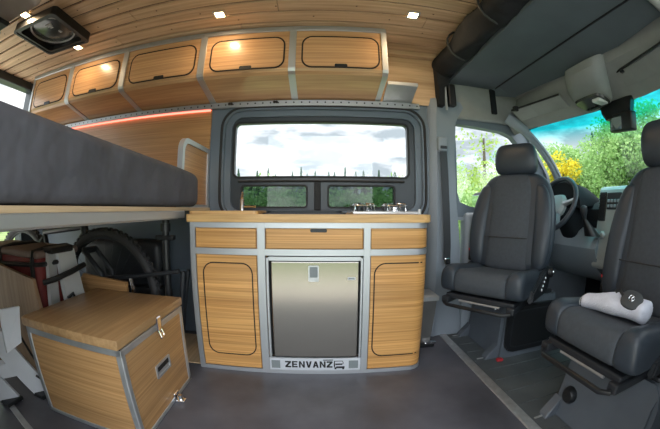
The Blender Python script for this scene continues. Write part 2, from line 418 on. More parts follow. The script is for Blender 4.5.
# A pillar and windscreen
CY = 1.05
def mir(c): return c + [(x, 2*CY-y, z) for x, y, z in c[::-1][1:]]
WT = [(1.41, 1.79, 1.405), (1.50, 1.65, 1.432), (1.555, 1.52, 1.442), (1.655, 1.25, 1.458), (1.69, CY, 1.470)]
WB = [(1.86, 1.86, .93), (2.02, 1.72, .92), (2.10, 1.55, .915), (2.17, 1.28, .91), (2.19, CY, .91)]
WT, WB = mir(WT), mir(WB)
w3 = struct('window_3', B(), 'winframe')
bm = B(); N = 8
rows = [[Vector(t).lerp(Vector(b), k/N) + Vector((.04, 0, .03))*math.sin(math.pi*k/N) for t, b in zip(WT, WB)] for k in range(N+1)]
loft(bm, rows, cap=False, closed=False); struct('windscreen', bm, 'screen', w3, smooth=True)
bm = B(); edge = [Vector((1.30, 1.84, 1.50))] + [r[0] for r in rows] + [Vector((2.0, 1.90, .8))]
tube(bm, edge, .04, 10, rads=[.042, .036]+[.028]*(len(edge)-3)+[.05]); struct('trim_12', bm, 'trimgrey', smooth=True)
bm = B(); tube(bm, [r[0]+Vector((.012, -.028, -.006)) for r in rows], .012, 8); struct('window_frame', bm, 'trimgrey', w3, smooth=True)

# cab headliner: from the shelf edge curving down to the windscreen
bm = B(); yy = [1.93, 1.85, 1.7, 1.5, 1.3, 1.1, .9, .7, .5, .3]
def wtop(y):
    for a, b in zip(WT, WT[1:]):
        if b[1] <= y <= a[1]:
            t = (a[1]-y)/(a[1]-b[1]); return Vector(a).lerp(Vector(b), t)
    return Vector(WT[0] if y > 1 else WT[-1])
rows_h = []
for y in yy:
    t = wtop(y); t.y = y
    rows_h.append([Vector((1.25, y, 1.76)), Vector((1.40, y, 1.745)), Vector((1.455, y, 1.68)), Vector((1.46, y, 1.62)).lerp(t+Vector((-.06, 0, .09)), .5 if y > 1.6 else 0), t+Vector((-.06, 0, .075)), t+Vector((-.02, 0, .022)), t+Vector((.004, 0, -.004)), t+Vector((.03, 0, .01))])
loft(bm, rows_h, cap=False, closed=False); struct('ceiling_cab', bm, 'headliner', smooth=True)
# headlining recesses: dark slots along the visors
# ================================================================== CAB OVERHEAD
t = thing('overhead_shelf', 'wide dark grey upholstered shelf panel under the cab roof', 'shelf', (.87, .15, 1.74))
bm = B(); add_box(bm, .87, 1.235, .12, 1.92, 1.722, 1.75, .006, 2); obj('shelf_panel', bm, 'darkpanel', t)
bm = B()
cs = [(1.92, 1.21, 1.68), (1.83, 1.38, 1.662), (1.55, 1.405, 1.66), (1.28, 1.44, 1.655), (1.05, 1.42, 1.655), (.85, 1.435, 1.66), (.55, 1.38, 1.66), (.2, 1.38, 1.66)]
loft(bm, [[(1.226, y, 1.724), (1.26 if x > 1.25 else 1.2, y, 1.716), (x-.03, y, z+.008), (x, y, z), (x+.01, y, z+.02), (1.24, y, 1.745)] for y, x, z in cs]); obj('front_valance', bm, 'darkpanel', t, smooth=True)
bm = B(); tube(bm, [(1.236, .12, 1.721), (1.236, 1.9, 1.721)], .006, 6); obj('seam', bm, 'black_matte', t)
# rolled curtain along the rear edge of the shelf
t = thing('rolled_curtain', 'black curtain rolled up and hanging along the rear edge of the cab shelf', 'curtain', (.84, .2, 1.74))
bm = B(); rr = []; n = 40
for k in range(n+1):
    y = .12+(1.9-.12)*k/n; s = random.uniform(.90, 1.10)
    rr.append([Vector((.84+.088*s*math.cos(a)*(1+.13*math.sin(3*a+k*.45)+.05*math.sin(7*a-k*.8)), y, 1.828+.098*s*math.sin(a)*(1+.12*math.sin(4*a+k*.6)))) for a in [2*math.pi*j/18 for j in range(18)]])
loft(bm, rr); obj('roll', bm, 'black_matte', t, smooth=True, sub=1)
for y in (.62, 1.12, 1.55):
    bm = B(); tube(bm, [(.835+.098*math.cos(R(a)), y, 1.835+.10*math.sin(R(a))) for a in range(0, 360, 20)], .007, 6, closed=True); obj('strap', bm, 'seatplastic', t)
bm = B(); loft(bm, [[(.765, 1.84, z), (.79+w, 1.825, z), (.835+w, 1.84, z), (.835+w, 1.90, z), (.765, 1.90, z)] for z, w in ((1.88, .03), (1.78, .035), (1.70, .02), (1.66, -.02), (1.55, -.03), (1.53, -.03))]); obj('tail', bm, 'black_matte', t, smooth=True)
bm = B(); add_box(bm, .81, .826, 1.84, 1.846, 1.50, 1.68, .002, 1); obj('strap', bm, 'alu_dull', t)
bm = B(); add_box(bm, .845, .90, 1.85, 1.90, 1.54, 1.70, .01, 2); obj('bracket', bm, 'black', t)
# sun visors
for nm, ya, yb, lab in (('sun_visor', 1.42, 1.76, 'grey sun visor folded up on the headliner above the steering wheel'), ('sun_visor', .38, .98, 'grey sun visor folded up on the headliner above the front passenger seat')):
    t = thing(nm, lab, 'sun visor', (1.45, (ya+yb)/2, 1.53))
    bm = B(); rows_v = []
    for k in range(7):
        y = ya+(yb-ya)*k/6; q = wtop(y); a = Vector((q.x-.05, y, q.z+.062)); b = Vector((q.x-.135, y, q.z+.125)); nn = Vector((-.6, 0, -.75))*.014
        rows_v.append([a, b, b+nn, a+nn])
    loft(bm, rows_v); obj('visor_panel', bm, 'headliner', t, smooth=False)
    bm = B(); p0, p1 = wtop(ya), wtop(yb); tube(bm, [(p0.x-.142, ya, p0.z+.118), ((p0.x+p1.x)/2-.142, (ya+yb)/2, (p0.z+p1.z)/2+.118), (p1.x-.142, yb, p1.z+.118)], .007, 8); obj('hinge_rod', bm, 'black', t)
    bm = B(); add_box(bm, p1.x-.155, p1.x-.12, yb-.06, yb-.03, p1.z+.10, p1.z+.135, .004, 1); obj('clip', bm, 'black', t)
# overhead console with map lights
t = thing('overhead_console', 'light grey overhead console with map lights above the rear view mirror', 'overhead console', (1.5, 1.22, 1.5))
bm = B()
loft(bm, [sring((1.42, 1.13, 1.66), (.06, 0, .02), (0, .15, 0), 3), sring((1.43, 1.14, 1.62), (.075, 0, .03), (0, .15, 0), 3), sring((1.48, 1.18, 1.56), (.085, 0, .02), (0, .145, 0), 3.2), sring((1.545, 1.215, 1.50), (.085, 0, -.012), (0, .135, 0), 3.5), sring((1.555, 1.22, 1.482), (.075, 0, -.018), (0, .125, 0), 3.5)])
obj('console_body', bm, 'headliner', t, smooth=True)
bm = B(); loft(bm, [sring((1.555, 1.225, 1.484), (.075, 0, -.014), (0, .115, 0), 4), sring((1.553, 1.226, 1.470), (.070, 0, -.014), (0, .108, 0), 4)]); obj('lamp_bezel', bm, 'gloss', t, smooth=True)
bm = B(); add_box(bm, 1.50, 1.60, 1.13, 1.19, 1.455, 1.478, .008, 2); obj('lamp_lens', bm, 'lens', t)
bm = B()
for k in range(3): add_box(bm, 1.585, 1.605, 1.215+.035*k, 1.24+.035*k, 1.452, 1.466, .003, 1)
obj('switch', bm, 'black', t)
# rear view mirror
t = thing('rear_view_mirror', 'black rear view mirror hanging at the top of the windscreen', 'mirror', (1.66, 1.2, 1.46))
bm = B(); loft(bm, [sring((1.67, 1.115, 1.478), (.03, 0, 0), (0, .135, 0), 6), sring((1.655, 1.11, 1.42), (.03, 0, 0), (0, .12, 0), 6), sring((1.635, 1.09, 1.37), (.025, 0, 0), (0, .10, 0), 6)]); obj('stem', bm, 'black', t, smooth=True)
bm = B(); mt = Matrix.Translation((1.61, 1.06, 1.325)) @ Matrix.Rotation(R(-18), 4, 'Z') @ Matrix.Rotation(R(8), 4, 'X')
add_box(bm, -.018, .03, -.115, .115, -.045, .06, .012, 3, mt); obj('mirror_housing', bm, 'black', t, smooth=True)
bm = B(); add_box(bm, -.021, -.0175, -.02, .095, -.034, .036, 0, 1, mt); obj('mirror_glass', bm, 'mirrorglass', t)
# grab rail by the passenger side
t = tag(obj('grab_handle', (lambda b: (tube(b, [(1.22, .50, 1.72), (1.27, .47, 1.66), (1.36, .45, 1.60), (1.44, .44, 1.56), (1.49, .45, 1.56)], .022, 10), b)[1])(B()), 'headliner', smooth=True), 'light grey grab handle curving down beside the cab shelf at the picture edge', 'grab handle')

# ================================================================== DASHBOARD
t = thing('dashboard', 'dark van dashboard with grey lower panels below the windscreen', 'dashboard', (1.8, CY, .5))
bm = B(); prof = [(2.22, .50), (2.22, .905), (2.02, .925), (1.86, .92), (1.74, .90), (1.69, .86), (1.69, .80), (1.72, .74), (1.80, .5)]
add_prism(bm, [(x, .2, z) for x, z in prof], (0, 1.68, 0)); obj('dash_top', bm, 'dash', t, smooth=True)
bm = B(); prof = [(1.74, .77), (1.66, .72), (1.62, .62), (1.66, .50), (1.80, .40), (1.95, .36), (1.95, .75)]
add_prism(bm, [(x, 1.32, z) for x, z in prof], (0, .56, 0)); add_prism(bm, [(x, .2, z) for x, z in prof], (0, .84, 0)); obj('knee_panel', bm, 'dashgrey', t, smooth=True)
bm = B(); loft(bm, [[(x, 1.61+w*math.cos(R(a)), z0+h*math.sin(R(a))) for a in range(0, 181, 15)] for x, w, h, z0 in ((1.57, .19, .155, .88), (1.62, .195, .165, .88), (1.75, .18, .14, .88), (1.9, .15, .06, .88))]); obj('instrument_hood', bm, 'dash', t, smooth=True)
bm = B(); loft(bm, [[(x, 1.61+w*math.cos(R(a)), .86+h*math.sin(R(a))) for a in range(0, 181, 15)] for x, w, h in ((1.61, .175, .145), (1.605, .175, .145))]); obj('instrument_panel', bm, 'black', t)
for y in (1.53, 1.68):
    bm = B(); tube(bm, [(1.600, y+.06*math.cos(R(a)), .93+.06*math.sin(R(a))) for a in range(0, 360, 20)], .006, 6, closed=True); obj('gauge', bm, 'alu_dull', t, smooth=True)
bm = B(); add_box(bm, 1.70, 1.96, .2, 1.88, .60, .80, .01); obj('dash_front', bm, 'dash', t)
# centre stack
sh = Matrix.Identity(4); sh[0][2] = .16
st = Matrix.Translation((1.59, 1.225, 0)) @ sh
bm = B(); add_box(bm, -.03, .25, -.155, .155, .50, 1.0, .03, 3, st); obj('centre_stack', bm, 'consolegrey', t, smooth=True)
bm = B(); add_box(bm, -.04, .0, -.13, .13, .56, .985, .012, 2, st); obj('stack_face', bm, 'consolegrey', t, smooth=True)
for ya, yb, za, zb in ((.065, .125, .79, .965), (-.125, -.065, .79, .965)):
    bm = B(); add_box(bm, -.047, -.03, ya, yb, za, zb, .006, 2, st)
    for k in range(7): add_box(bm, -.053, -.045, ya+.004, yb-.004, za+.012+.023*k, za+.018+.023*k, 0, 1, st)
    obj('air_vent', bm, 'black', t)
bm = B(); add_box(bm, -.05, -.03, -.058, .058, .86, .96, .005, 2, st); obj('radio', bm, 'seatplastic', t)
bm = B()
for k in range(2):
    for j in range(4): add_box(bm, -.054, -.048, -.05+.027*j, -.03+.027*j, .872+.03*k, .89+.03*k, .002, 1, st)
obj('radio_button', bm, 'dashgrey', t)
for k in range(3):
    bm = B(); lathe(bm, [(.02, 0), (.02, .015), (.014, .02)], st @ Vector((-.04, -.07+.07*k, .71)), (-1, 0, 0), 14); obj('knob', bm, 'consolegrey', t, smooth=True)
bm = B(); loft(bm, [sring((1.60, 1.33, .70), (.05, 0, 0), (0, .05, 0), 3), sring((1.56, 1.34, .76), (.03, 0, 0), (0, .03, 0), 2), sring((1.53, 1.345, .80), (.014, 0, 0), (0, .014, 0), 2)]); obj('gear_gaiter', bm, 'black', t, smooth=True)
bm = B(); lathe(bm, [(.012, -.04), (.018, -.01), (.026, .012), (.024, .032), (.01, .042)], (1.525, 1.347, .84), (-.2, 0, 1), 16); obj('gear_knob', bm, 'seatplastic', t, smooth=True)
bm = B(); lathe(bm, [(.016, 0), (.018, .012), (.01, .016)], (1.615, 1.36, .745), (-1, .2, 0), 14); obj('knob', bm, 'lens', t, smooth=True)
# steering wheel
SWC = Vector((1.50, 1.60, .890)); AX = Vector((-.88, 0, .47)).normalized(); S_ = Vector((0, 1, 0)); U_ = AX.cross(S_).normalized()
if U_.z < 0: U_ = -U_
t = thing('steering_wheel', 'black steering wheel behind the backrest of the driver seat', 'steering wheel', SWC)
bm = B(); tube(bm, [SWC + .19*(math.cos(R(a))*S_ + math.sin(R(a))*U_) for a in range(0, 360, 10)], .0165, 10, closed=True); obj('rim', bm, 'vinyl', t, smooth=True)
bm = B(); loft(bm, [sring(SWC-AX*.045, S_*.075, U_*.07, 3), sring(SWC-AX*.015, S_*.085, U_*.08, 3), sring(SWC+AX*.005, S_*.07, U_*.065, 3), sring(SWC+AX*.012, S_*.03, U_*.03, 2)]); obj('hub', bm, 'consolegrey', t, smooth=True)
for a in (10, 170, 235, 305):
    d = math.cos(R(a))*S_ + math.sin(R(a))*U_
    bm = B(); tube(bm, [SWC-AX*.02+d*.06, SWC-AX*.012+d*.12, SWC+d*.185], .014, 8, rads=[.022, .016, .013]); obj('spoke', bm, 'alu_dull' if a in (10, 170) else 'dashgrey', t, smooth=True)
bm = B(); loft(bm, [sring(SWC-AX*.04, S_*.055, U_*.055, 3), sring(SWC-AX*.12, S_*.075, U_*.08, 3), sring(SWC-AX*.2+Vector((0, 0, -.03)), S_*.09, U_*.10, 3), sring(SWC-AX*.26+Vector((0, 0, -.04)), S_*.10, U_*.11, 3)]); obj('column_shroud', bm, 'dash', t, smooth=True)
for sgn in (-1, 1):
    bm = B(); tube(bm, [SWC-AX*.08+S_*sgn*.05, SWC-AX*.075+S_*sgn*.13+U_*.02, SWC-AX*.07+S_*sgn*.16+U_*.025], .008, 8); obj('stalk', bm, 'black', t, smooth=True)

# ================================================================== OVERHEAD LOCKERS
PROF = [(1.62, 1.907), (1.62, 1.72), (1.62, 1.640), (1.626, 1.622), (1.645, 1.608), (1.905, 1.548)]
CUT = [-2.342, -1.84, -1.30, -.716, -.170, .373]
LAB = ['overhead bamboo locker at the rear end of the row above the mattress', 'second overhead bamboo locker from the rear of the van',
       'overhead bamboo locker in the middle of the row of five', 'overhead bamboo locker above the left half of the galley', 'overhead bamboo locker at the cab end, above the right half of the galley window']
for i in range(5):
    xa, xb = CUT[i], CUT[i+1]
    t = thing('overhead_locker', LAB[i], 'locker', ((xa+xb)/2, 1.76, 1.55), 0, 'overhead lockers')
    poly = PROF + [(1.917, 1.548), (1.917, 1.925), (1.62, 1.925)]
    bm = B(); add_prism(bm, [(xa+.002, y, z) for y, z in poly], (xb-xa-.004, 0, 0)); obj('locker_body', bm, 'locker', t)
    m = .05
    dx0, dx1, dz0, dz1 = xa+m+.012, xb-m, 1.648, 1.846
    lean = lambda a, b, d: (a, 1.6185-d-(b-1.72)*-.0, b)
    bm = B(); ring(bm, rrect(dx0-.009, dx1+.009, dz0-.009, dz1+.009, .060), rrect(dx0, dx1, dz0, dz1, .052), lean, .0016); obj('door_seam', bm, 'seam', t)
    bm = B(); plate(bm, rrect(dx0+.001, dx1-.001, dz0+.001, dz1-.001, .052), lean, .003); obj('door', bm, 'locker', t)
    d = t.children[-1]; cx = (dx0+dx1)/2
    bm = B(); ring(bm, rrect(cx-.036, cx+.036, 1.640, 1.664, .008), rrect(cx-.028, cx+.028, 1.646, 1.656, .004), lambda a, b, dd: (a, 1.616-dd, b), .004); add_box(bm, cx-.03, cx+.03, 1.6125, 1.6145, 1.643, 1.661, 0); obj('finger_pull', bm, 'black', d)
    # aluminium edging: along the top and down each side
    bm = B(); add_box(bm, xa, xb, 1.609, 1.63, 1.893, 1.925, .003, 1); obj('top_edging', bm, 'alu', t)
    ends = [(xa, xa+.021)] + ([(xb-.028, xb)] if i == 4 else [(xb-.019, xb)])
    for ea, eb in ends:
        P2 = [(y-.009, z-.003) for y, z in PROF]
        bm = B(); o2 = PROF[0]
        add_prism(bm, [(ea, y, z) for y, z in P2 + [(y+.004, z+.004) for y, z in PROF[::-1]]], (eb-ea, 0, 0)); obj('side_edging', bm, 'alu_z', t)
    if i == 4:
        bm = B(); ring(bm, [(y, z) for y, z in poly], [(y+(1.79-y)*.13, z+(1.75-z)*.13) for y, z in poly], YZ(xb, 1), .006); obj('end_frame', bm, 'alu_z', t)
# small grey corner shelf beyond the lockers
t = thing('corner_shelf', 'small grey metal shelf on the wall beside the last overhead locker', 'shelf', (.48, 1.86, 1.56))
bm = B(); add_prism(bm, [(.395, 1.74, 1.617), (.395, 1.74, 1.603), (.395, 1.916, 1.535), (.395, 1.916, 1.552)], (.19, 0, 0)); obj('shelf_plate', bm, 'alu_dull', t)
bm = B(); add_box(bm, .395, .588, 1.733, 1.742, 1.598, 1.624, .003, 1); obj('front_lip', bm, 'alu', t)
bm = B(); add_prism(bm, [(.585, 1.74, 1.617), (.585, 1.916, 1.55), (.585, 1.916, 1.617)], (.008, 0, 0)); obj('end_plate', bm, 'alu_dull', t)
# cargo rail under the lockers
t = thing('cargo_rail', 'perforated aluminium rail running along the wall under the overhead lockers', 'rail', (-.9, 1.9, 1.52))
bm = B(); add_box(bm, -2.45, .645, 1.893, 1.925, 1.506, 1.546, .006, 2); obj('rail_profile', bm, 'rail', t)
for x in (-.60, -.585, -.30, -.285):
    bm = B(); lathe(bm, [(.009, 0), (.009, .006)], (x, 1.893, 1.530), (0, -1, 0), 8); obj('bolt', bm, 'seam', t)
bm = B(); add_box(bm, -2.45, -.735, 1.906, 1.917, 1.496, 1.5055); ls = obj('light_strip', bm, 'led', t); ls['label'] = 'glowing red light strip tucked under the rail'
# ceiling lights
def puck(x, y, lab):
    t = thing('ceiling_light', lab, 'ceiling light', (x, y, CZ), 0, 'square ceiling lights')
    bm = B(); s = .026; ring(bm, rrect(x-s-.010, x+s+.010, y-s-.010, y+s+.010, .006, 2), rrect(x-s, x+s, y-s, y+s, .004, 2), XY(CZ-.005), .005); obj('bezel', bm, 'alu', t)
    bm = B(); plate(bm, rrect(x-s, x+s, y-s, y+s, .004, 2), XY(CZ-.003), .003); obj('lens', bm, 'lamp', t)
    ld = bpy.data.lights.new('ceiling_light_glow', 'AREA'); ld.size = .05; ld.energy = 1.1; ld.color = (1, .72, .42)
    lo = bpy.data.objects.new('ceiling_light_glow', ld); COL.objects.link(lo); lo.location = (0, 0, -.012); lo.parent = t
puck(-.572, 1.437, 'square ceiling light above the left half of the galley')
puck(.50, 1.44, 'square ceiling light nearest the cab')
puck(-1.636, 1.437, 'square ceiling light between the roof fan and the overhead lockers')
puck(-1.66, .915, 'square ceiling light on the near side of the roof fan')
# roof fan
t = thing('roof_fan', 'square black roof fan with a smoked round cover in the plank ceiling', 'roof fan', (-1.62, 1.15, CZ), R(2))
bm = B(); q = .195
ring(bm, rrect(-q, q, -q, q, .03), rrect(-.160, .160, -.160, .160, .03), XY(-.05), .05); obj('fan_frame', bm, 'black', t, local=True)
bm = B(); ring(bm, rrect(-q-.002, q+.002, -q-.002, q+.002, .03), rrect(-q+.014, q-.014, -q+.014, q-.014, .026), XY(-.056), .008); obj('frame_edge', bm, 'seatplastic', t, local=True)
bm = B(); add_box(bm, -.156, .156, -.156, .156, -.012, -.003); obj('fan_back', bm, 'darkgap', t, local=True)
bm = B(); lathe(bm, [(.152, -.006), (.152, -.010), (.12, -.016), (.06, -.020), (.001, -.021)], (0, 0, 0), n=36); obj('cover', bm, 'gloss', t, local=True, smooth=True)
bm = B(); tube(bm, [(.154*math.cos(R(a)), .154*math.sin(R(a)), -.014) for a in range(0, 360, 8)], .007, 6, closed=True); obj('cover_ring', bm, 'grille', t, local=True, smooth=True)
bm = B()
for k in range(3): add_box(bm, -.025+.0*k, .025, -.006, .006, -.0235, -.018, 0, 1, Matrix.Translation((.03, -.075+.018*k, 0)) @ Matrix.Scale(1-.28*k, 4, (1, 0, 0)))
obj('marking', bm, 'grille', t, local=True)
bm = B(); add_box(bm, -.035, -.02, -.05, -.02, -.026, -.016, .002, 1, Matrix.Translation((.08, .06, 0))); obj('catch', bm, 'grille', t, local=True)
# opposite overhead locker, dark, at the corner of the picture
t = thing('near_side_locker', 'brownish grey locker end hanging from the ceiling at the door side', 'locker', (-1.7, .35, 1.6))
bm = B(); add_box(bm, -2.5, -1.03, .125, .63, 1.585, CZ, .03, 3); obj('locker_body', bm, 'locker_grey', t, smooth=True)
bm = B(); add_box(bm, -2.5, -1.36, .63, .648, 1.578, 1.597, .003, 1); obj('edging', bm, 'alu', t)
bm = B(); add_box(bm, -1.36, -1.24, .54, .62, 1.568, 1.588, .008, 2); obj('latch', bm, 'black', t)

# ================================================================== GALLEY
GY = 1.45
t = thing('galley_cabinet', 'bamboo galley cabinet with aluminium framing under the window', 'cabinet', (-.06, 1.68, 0))
bm = B(); rr = .07
out = [(-.645, 1.92), (-.645, GY+.004), (.535-rr, GY+.004)] + [(.535-rr+rr*math.sin(R(a)), GY+.004+rr-rr*math.cos(R(a))) for a in range(0, 91, 15)] + [(.535, 1.92)]
def wrapped(z0, z1, off, x0, x1=None, d=.012):
    """a strip following the front face and the rounded corner, from x0 round to the side"""
    o = [(x0, GY-off)] + ([(x1, GY-off)] if x1 is not None else [(.535-rr, GY-off)] + [(.535-rr+(rr+off)*math.sin(R(a)), GY+rr-(rr+off)*math.cos(R(a))) for a in range(8, 91, 8)] + [(.535+off, GY+.16)])
    i = [(x0, GY-off+d)] + ([(x1, GY-off+d)] if x1 is not None else [(.535-rr, GY-off+d)] + [(.535-rr+(rr+off-d)*math.sin(R(a)), GY+rr-(rr+off-d)*math.cos(R(a))) for a in range(8, 91, 8)] + [(.535+off-d, GY+.16)])
    return o + i[::-1]
# carcass: side slabs and back rather than one block, so the fridge bay is hollow
bm = B(); add_box(bm, -.645, -.262, GY+.012, 1.92, .0, .78); add_prism(bm, [(.205, GY+.012, 0), (.535-rr, GY+.012, 0)] + [(.535-rr+(rr-.012)*math.sin(R(a)), GY+rr-(rr-.012)*math.cos(R(a)), 0) for a in range(10, 91, 10)] + [(.523, 1.92, 0), (.205, 1.92, 0)], (0, 0, .78)); add_box(bm, -.262, .205, GY+.012, 1.92, .64, .78); add_box(bm, -.262, .205, 1.90, 1.92, 0, .64); obj('carcass', bm, 'bamboo', t)
# aluminium frame
bm = B()
for z0, z1 in ((.757, .783), (.627, .657), (0, .022)): add_prism(bm, [(x, y, z0) for x, y in wrapped(z0, z1, .004, -.645)], (0, 0, z1-z0))
for xa, xb, za, zb in ((-.645, -.620, 0, .783), (-.302, -.262, .0, .783), (.203, .237, 0, .783)): add_box(bm, xa, xb, GY-.0045, GY+.008, za, zb, .002, 1)
add_box(bm, .522, .5395, GY+.075, GY+.10, 0, .783, .002, 1)
add_box(bm, -.6495, -.645, GY, 1.90, 0, .783)
obj('frame', bm, 'alu', t)
# drawers
for xa, xb in ((-.617, -.304), (-.258, .20)):
    bm = B(); add_box(bm, xa+.003, xb-.003, GY-.003, GY+.012, .661, .754, .002, 1); dr = obj('drawer', bm, 'bamboo', t)
    if xa > -.3:
        bm = B(); plate(bm, rrect(-.048, .03, .738, .7545, .006, 3), XZ(GY-.0045), .004); obj('finger_pull', bm, 'black', dr)
bm = B(); add_prism(bm, [(x, y, .661) for x, y in wrapped(0, 0, .002, .240)], (0, 0, .093)); obj('drawer', bm, 'bamboo', t)
# doors
bm = B(); add_box(bm, -.617, -.305, GY-.002, GY+.012, .025, .624, .002, 1); d = obj('door', bm, 'bamboo', t)
bm = B(); ring(bm, rrect(-.584, -.325, .097, .589, .056), rrect(-.578, -.331, .103, .583, .050), XZ(GY-.0035), .002); obj('door_seam', bm, 'seam', d)
bm = B(); add_prism(bm, [(x, y, .025) for x, y in wrapped(0, 0, .001, .240)], (0, 0, .599)); d = obj('door', bm, 'bamboo', t)
bm = B()
pth = [(.50, .588)] + [(.258+.055-.055*math.sin(R(a)), .588-.055+.055*math.cos(R(a))) for a in range(0, 91, 15)] + [(.258+.055-.055*math.cos(R(a)), .098+.055-.055*math.sin(R(a))) for a in range(0, 91, 15)] + [(.50, .098)]
for (xa, za), (xb, zb) in zip(pth, pth[1:]):
    L = math.hypot(xb-xa, zb-za); nx, nz = (zb-za)/L*.003, -(xb-xa)/L*.003
    sx = lambda x: (x, GY-.0025) if x <= .535-rr else (.535-rr+(rr+.0025)*math.sin((x-.465)/rr), GY+rr-(rr+.0025)*math.cos((x-.465)/rr))
    n_ = 6 if abs(xb-xa) > .1 else 1
    for k in range(n_):
        p = [(xa+(xb-xa)*q/n_, za+(zb-za)*q/n_) for q in (k, k+1)]
        add_prism(bm, [(*sx(p[0][0]+nx), p[0][1]+nz), (*sx(p[1][0]+nx), p[1][1]+nz), (*sx(p[1][0]-nx), p[1][1]-nz), (*sx(p[0][0]-nx), p[0][1]-nz)], (0, .003, 0))
obj('door_seam', bm, 'seam', d)
# kick plate with the builder's lettering
bm = B(); add_box(bm, -.262, .203, GY-.006, GY+.01, .022, .094, .002, 1); kp = obj('kick_plate', bm, 'plate', t); kp['label'] = 'silver kick plate with black lettering and a van emblem'
def stroke(bm, x0, z0, x1, z1, w):
    dx, dz = x1-x0, z1-z0; L = math.hypot(dx, dz); nx, nz = -dz/L*w/2, dx/L*w/2
    add_prism(bm, [(x0+nx, GY-.0075, z0+nz), (x1+nx, GY-.0075, z1+nz), (x1-nx, GY-.0075, z1-nz), (x0-nx, GY-.0075, z0-nz)], (0, .003, 0))
def quad(bm, *p): add_prism(bm, [(x, GY-.0075, z) for x, z in p], (0, .003, 0))
bm = B(); h, w, s = .038, .0085, .030; zb = .040; x = -.182; gap = .0052
for ch in 'ZENVANZ':
    a, b_, c, d_ = x, x+s, zb, zb+h
    if ch == 'Z':
        quad(bm, (a, d_), (b_, d_), (b_, d_-w), (a, d_-w)); quad(bm, (a, c), (b_, c), (b_, c+w), (a, c+w)); quad(bm, (b_-w*1.5, d_-w), (b_, d_-w), (a+w*1.5, c+w), (a, c+w))
    elif ch == 'E':
        quad(bm, (a, c), (a+w, c), (a+w, d_), (a, d_))
        for zz, ww in ((d_, s), (c+h/2+w/2, s*.9), (c+w, s)): quad(bm, (a+w, zz), (a+ww-.002, zz), (a+ww-.002, zz-w*.9), (a+w, zz-w*.9))
    elif ch == 'N':
        quad(bm, (a, c), (a+w, c), (a+w, d_), (a, d_)); quad(bm, (b_-w, c), (b_, c), (b_, d_), (b_-w, d_)); quad(bm, (a+w, d_), (a+w, d_-w*1.6), (b_-w, c), (b_-w, c+w*1.6))
    elif ch == 'V':
        m_ = (a+b_)/2; quad(bm, (a, d_), (a+w*1.1, d_), (m_+w*.3, c), (m_-w*.6, c)); quad(bm, (b_, d_), (b_-w*1.1, d_), (m_-w*.3, c), (m_+w*.6, c))
    elif ch == 'A':
        m_ = (a+b_)/2; quad(bm, (a, c), (a+w*1.1, c), (m_+w*.3, d_), (m_-w*.6, d_)); quad(bm, (b_, c), (b_-w*1.1, c), (m_-w*.3, d_), (m_+w*.6, d_)); quad(bm, (a+w, c+h*.22), (b_-w, c+h*.22), (b_-w*1.2, c+h*.40), (a+w*1.2, c+h*.40))
    x += s+gap
obj('lettering', bm, 'black', kp)
bm = B()
quad(bm, (.012, .088), (.062, .088), (.062, .083), (.012, .083)); quad(bm, (.066, .080), (.110, .080), (.112, .077), (.066, .077)); quad(bm, (.066, .080), (.071, .080), (.073, .044), (.066, .044))
quad(bm, (.074, .064), (.112, .064), (.108, .056), (.074, .056)); quad(bm, (.078, .047), (.121, .047), (.121, .036), (.078, .036)); quad(bm, (.108, .036), (.120, .036), (.118, .029), (.110, .029)); quad(bm, (.068, .042), (.080, .042), (.079, .030), (.070, .030)); quad(bm, (.112, .077), (.117, .064), (.113, .064), (.109, .077))
obj('van_emblem', bm, 'black', kp)
for xa, xb in ((-.252, -.208), (.142, .190)):
    bm = B(); add_box(bm, xa, xb, GY-.0072, GY-.004, .034, .080)
    obj('vent_grille', bm, 'label', kp)
# fridge
t = thing('fridge', 'stainless steel fridge built into the middle of the galley', 'fridge', (-.03, 1.6, .1))
bm = B(); add_box(bm, -.258, .199, GY+.02, 1.88, .098, .622, .004, 1); obj('fridge_body', bm, 'darkgap', t)
bm = B(); add_box(bm, -.236, .183, GY-.010, GY+.018, .103, .600, .005, 2); d = obj('door', bm, 'steel', t)
bm = B(); ring(bm, rrect(-.057, -.008, .505, .582, .006, 2), rrect(-.051, -.014, .525, .576, .004, 2), XZ(GY-.0145), .006); obj('handle', bm, 'alu_dull', d)
bm = B(); add_box(bm, -.053, -.012, GY-.0125, GY-.010, .522, .578); obj('handle_recess', bm, 'label', d)
bm = B(); add_box(bm, .128, .166, GY-.0125, GY-.009, .512, .526, .002, 1); obj('badge', bm, 'plate', d)
bm = B(); add_box(bm, .133, .161, GY-.0130, GY-.0122, .516, .522); obj('badge_print', bm, 'label', d)
for xa, xb in ((-.259, -.247), (.190, .201)):
    bm = B(); add_box(bm, xa, xb, GY-.006, GY+.012, .098, .618, .002, 1)
    for z in (.16, .36, .55): lathe(bm, [(.004, 0), (.004, .003), (.002, .004)], ((xa+xb)/2, GY-.006, z), (0, -1, 0), 8)
    obj('side_strip', bm, 'alu_z', t)
bm = B(); add_box(bm, -.247, .19, GY-.004, GY+.01, .603, .622); obj('top_strip', bm, 'alu', t)
# worktop
bm = B(); o = rrect(-.667, .546, GY-.012, 1.926, [.012, .05, .01, .01], 5)
plate(bm, o, XY(.784), .038); bmesh.ops.bevel(bm, geom=[e for e in bm.edges if abs(e.verts[0].co.z-e.verts[1].co.z) < 1e-5], offset=.003, segments=1, affect='EDGES')
tag(obj('worktop', bm, 'bamboo_edge'), 'bamboo worktop with a pale front edge on the galley', 'worktop')
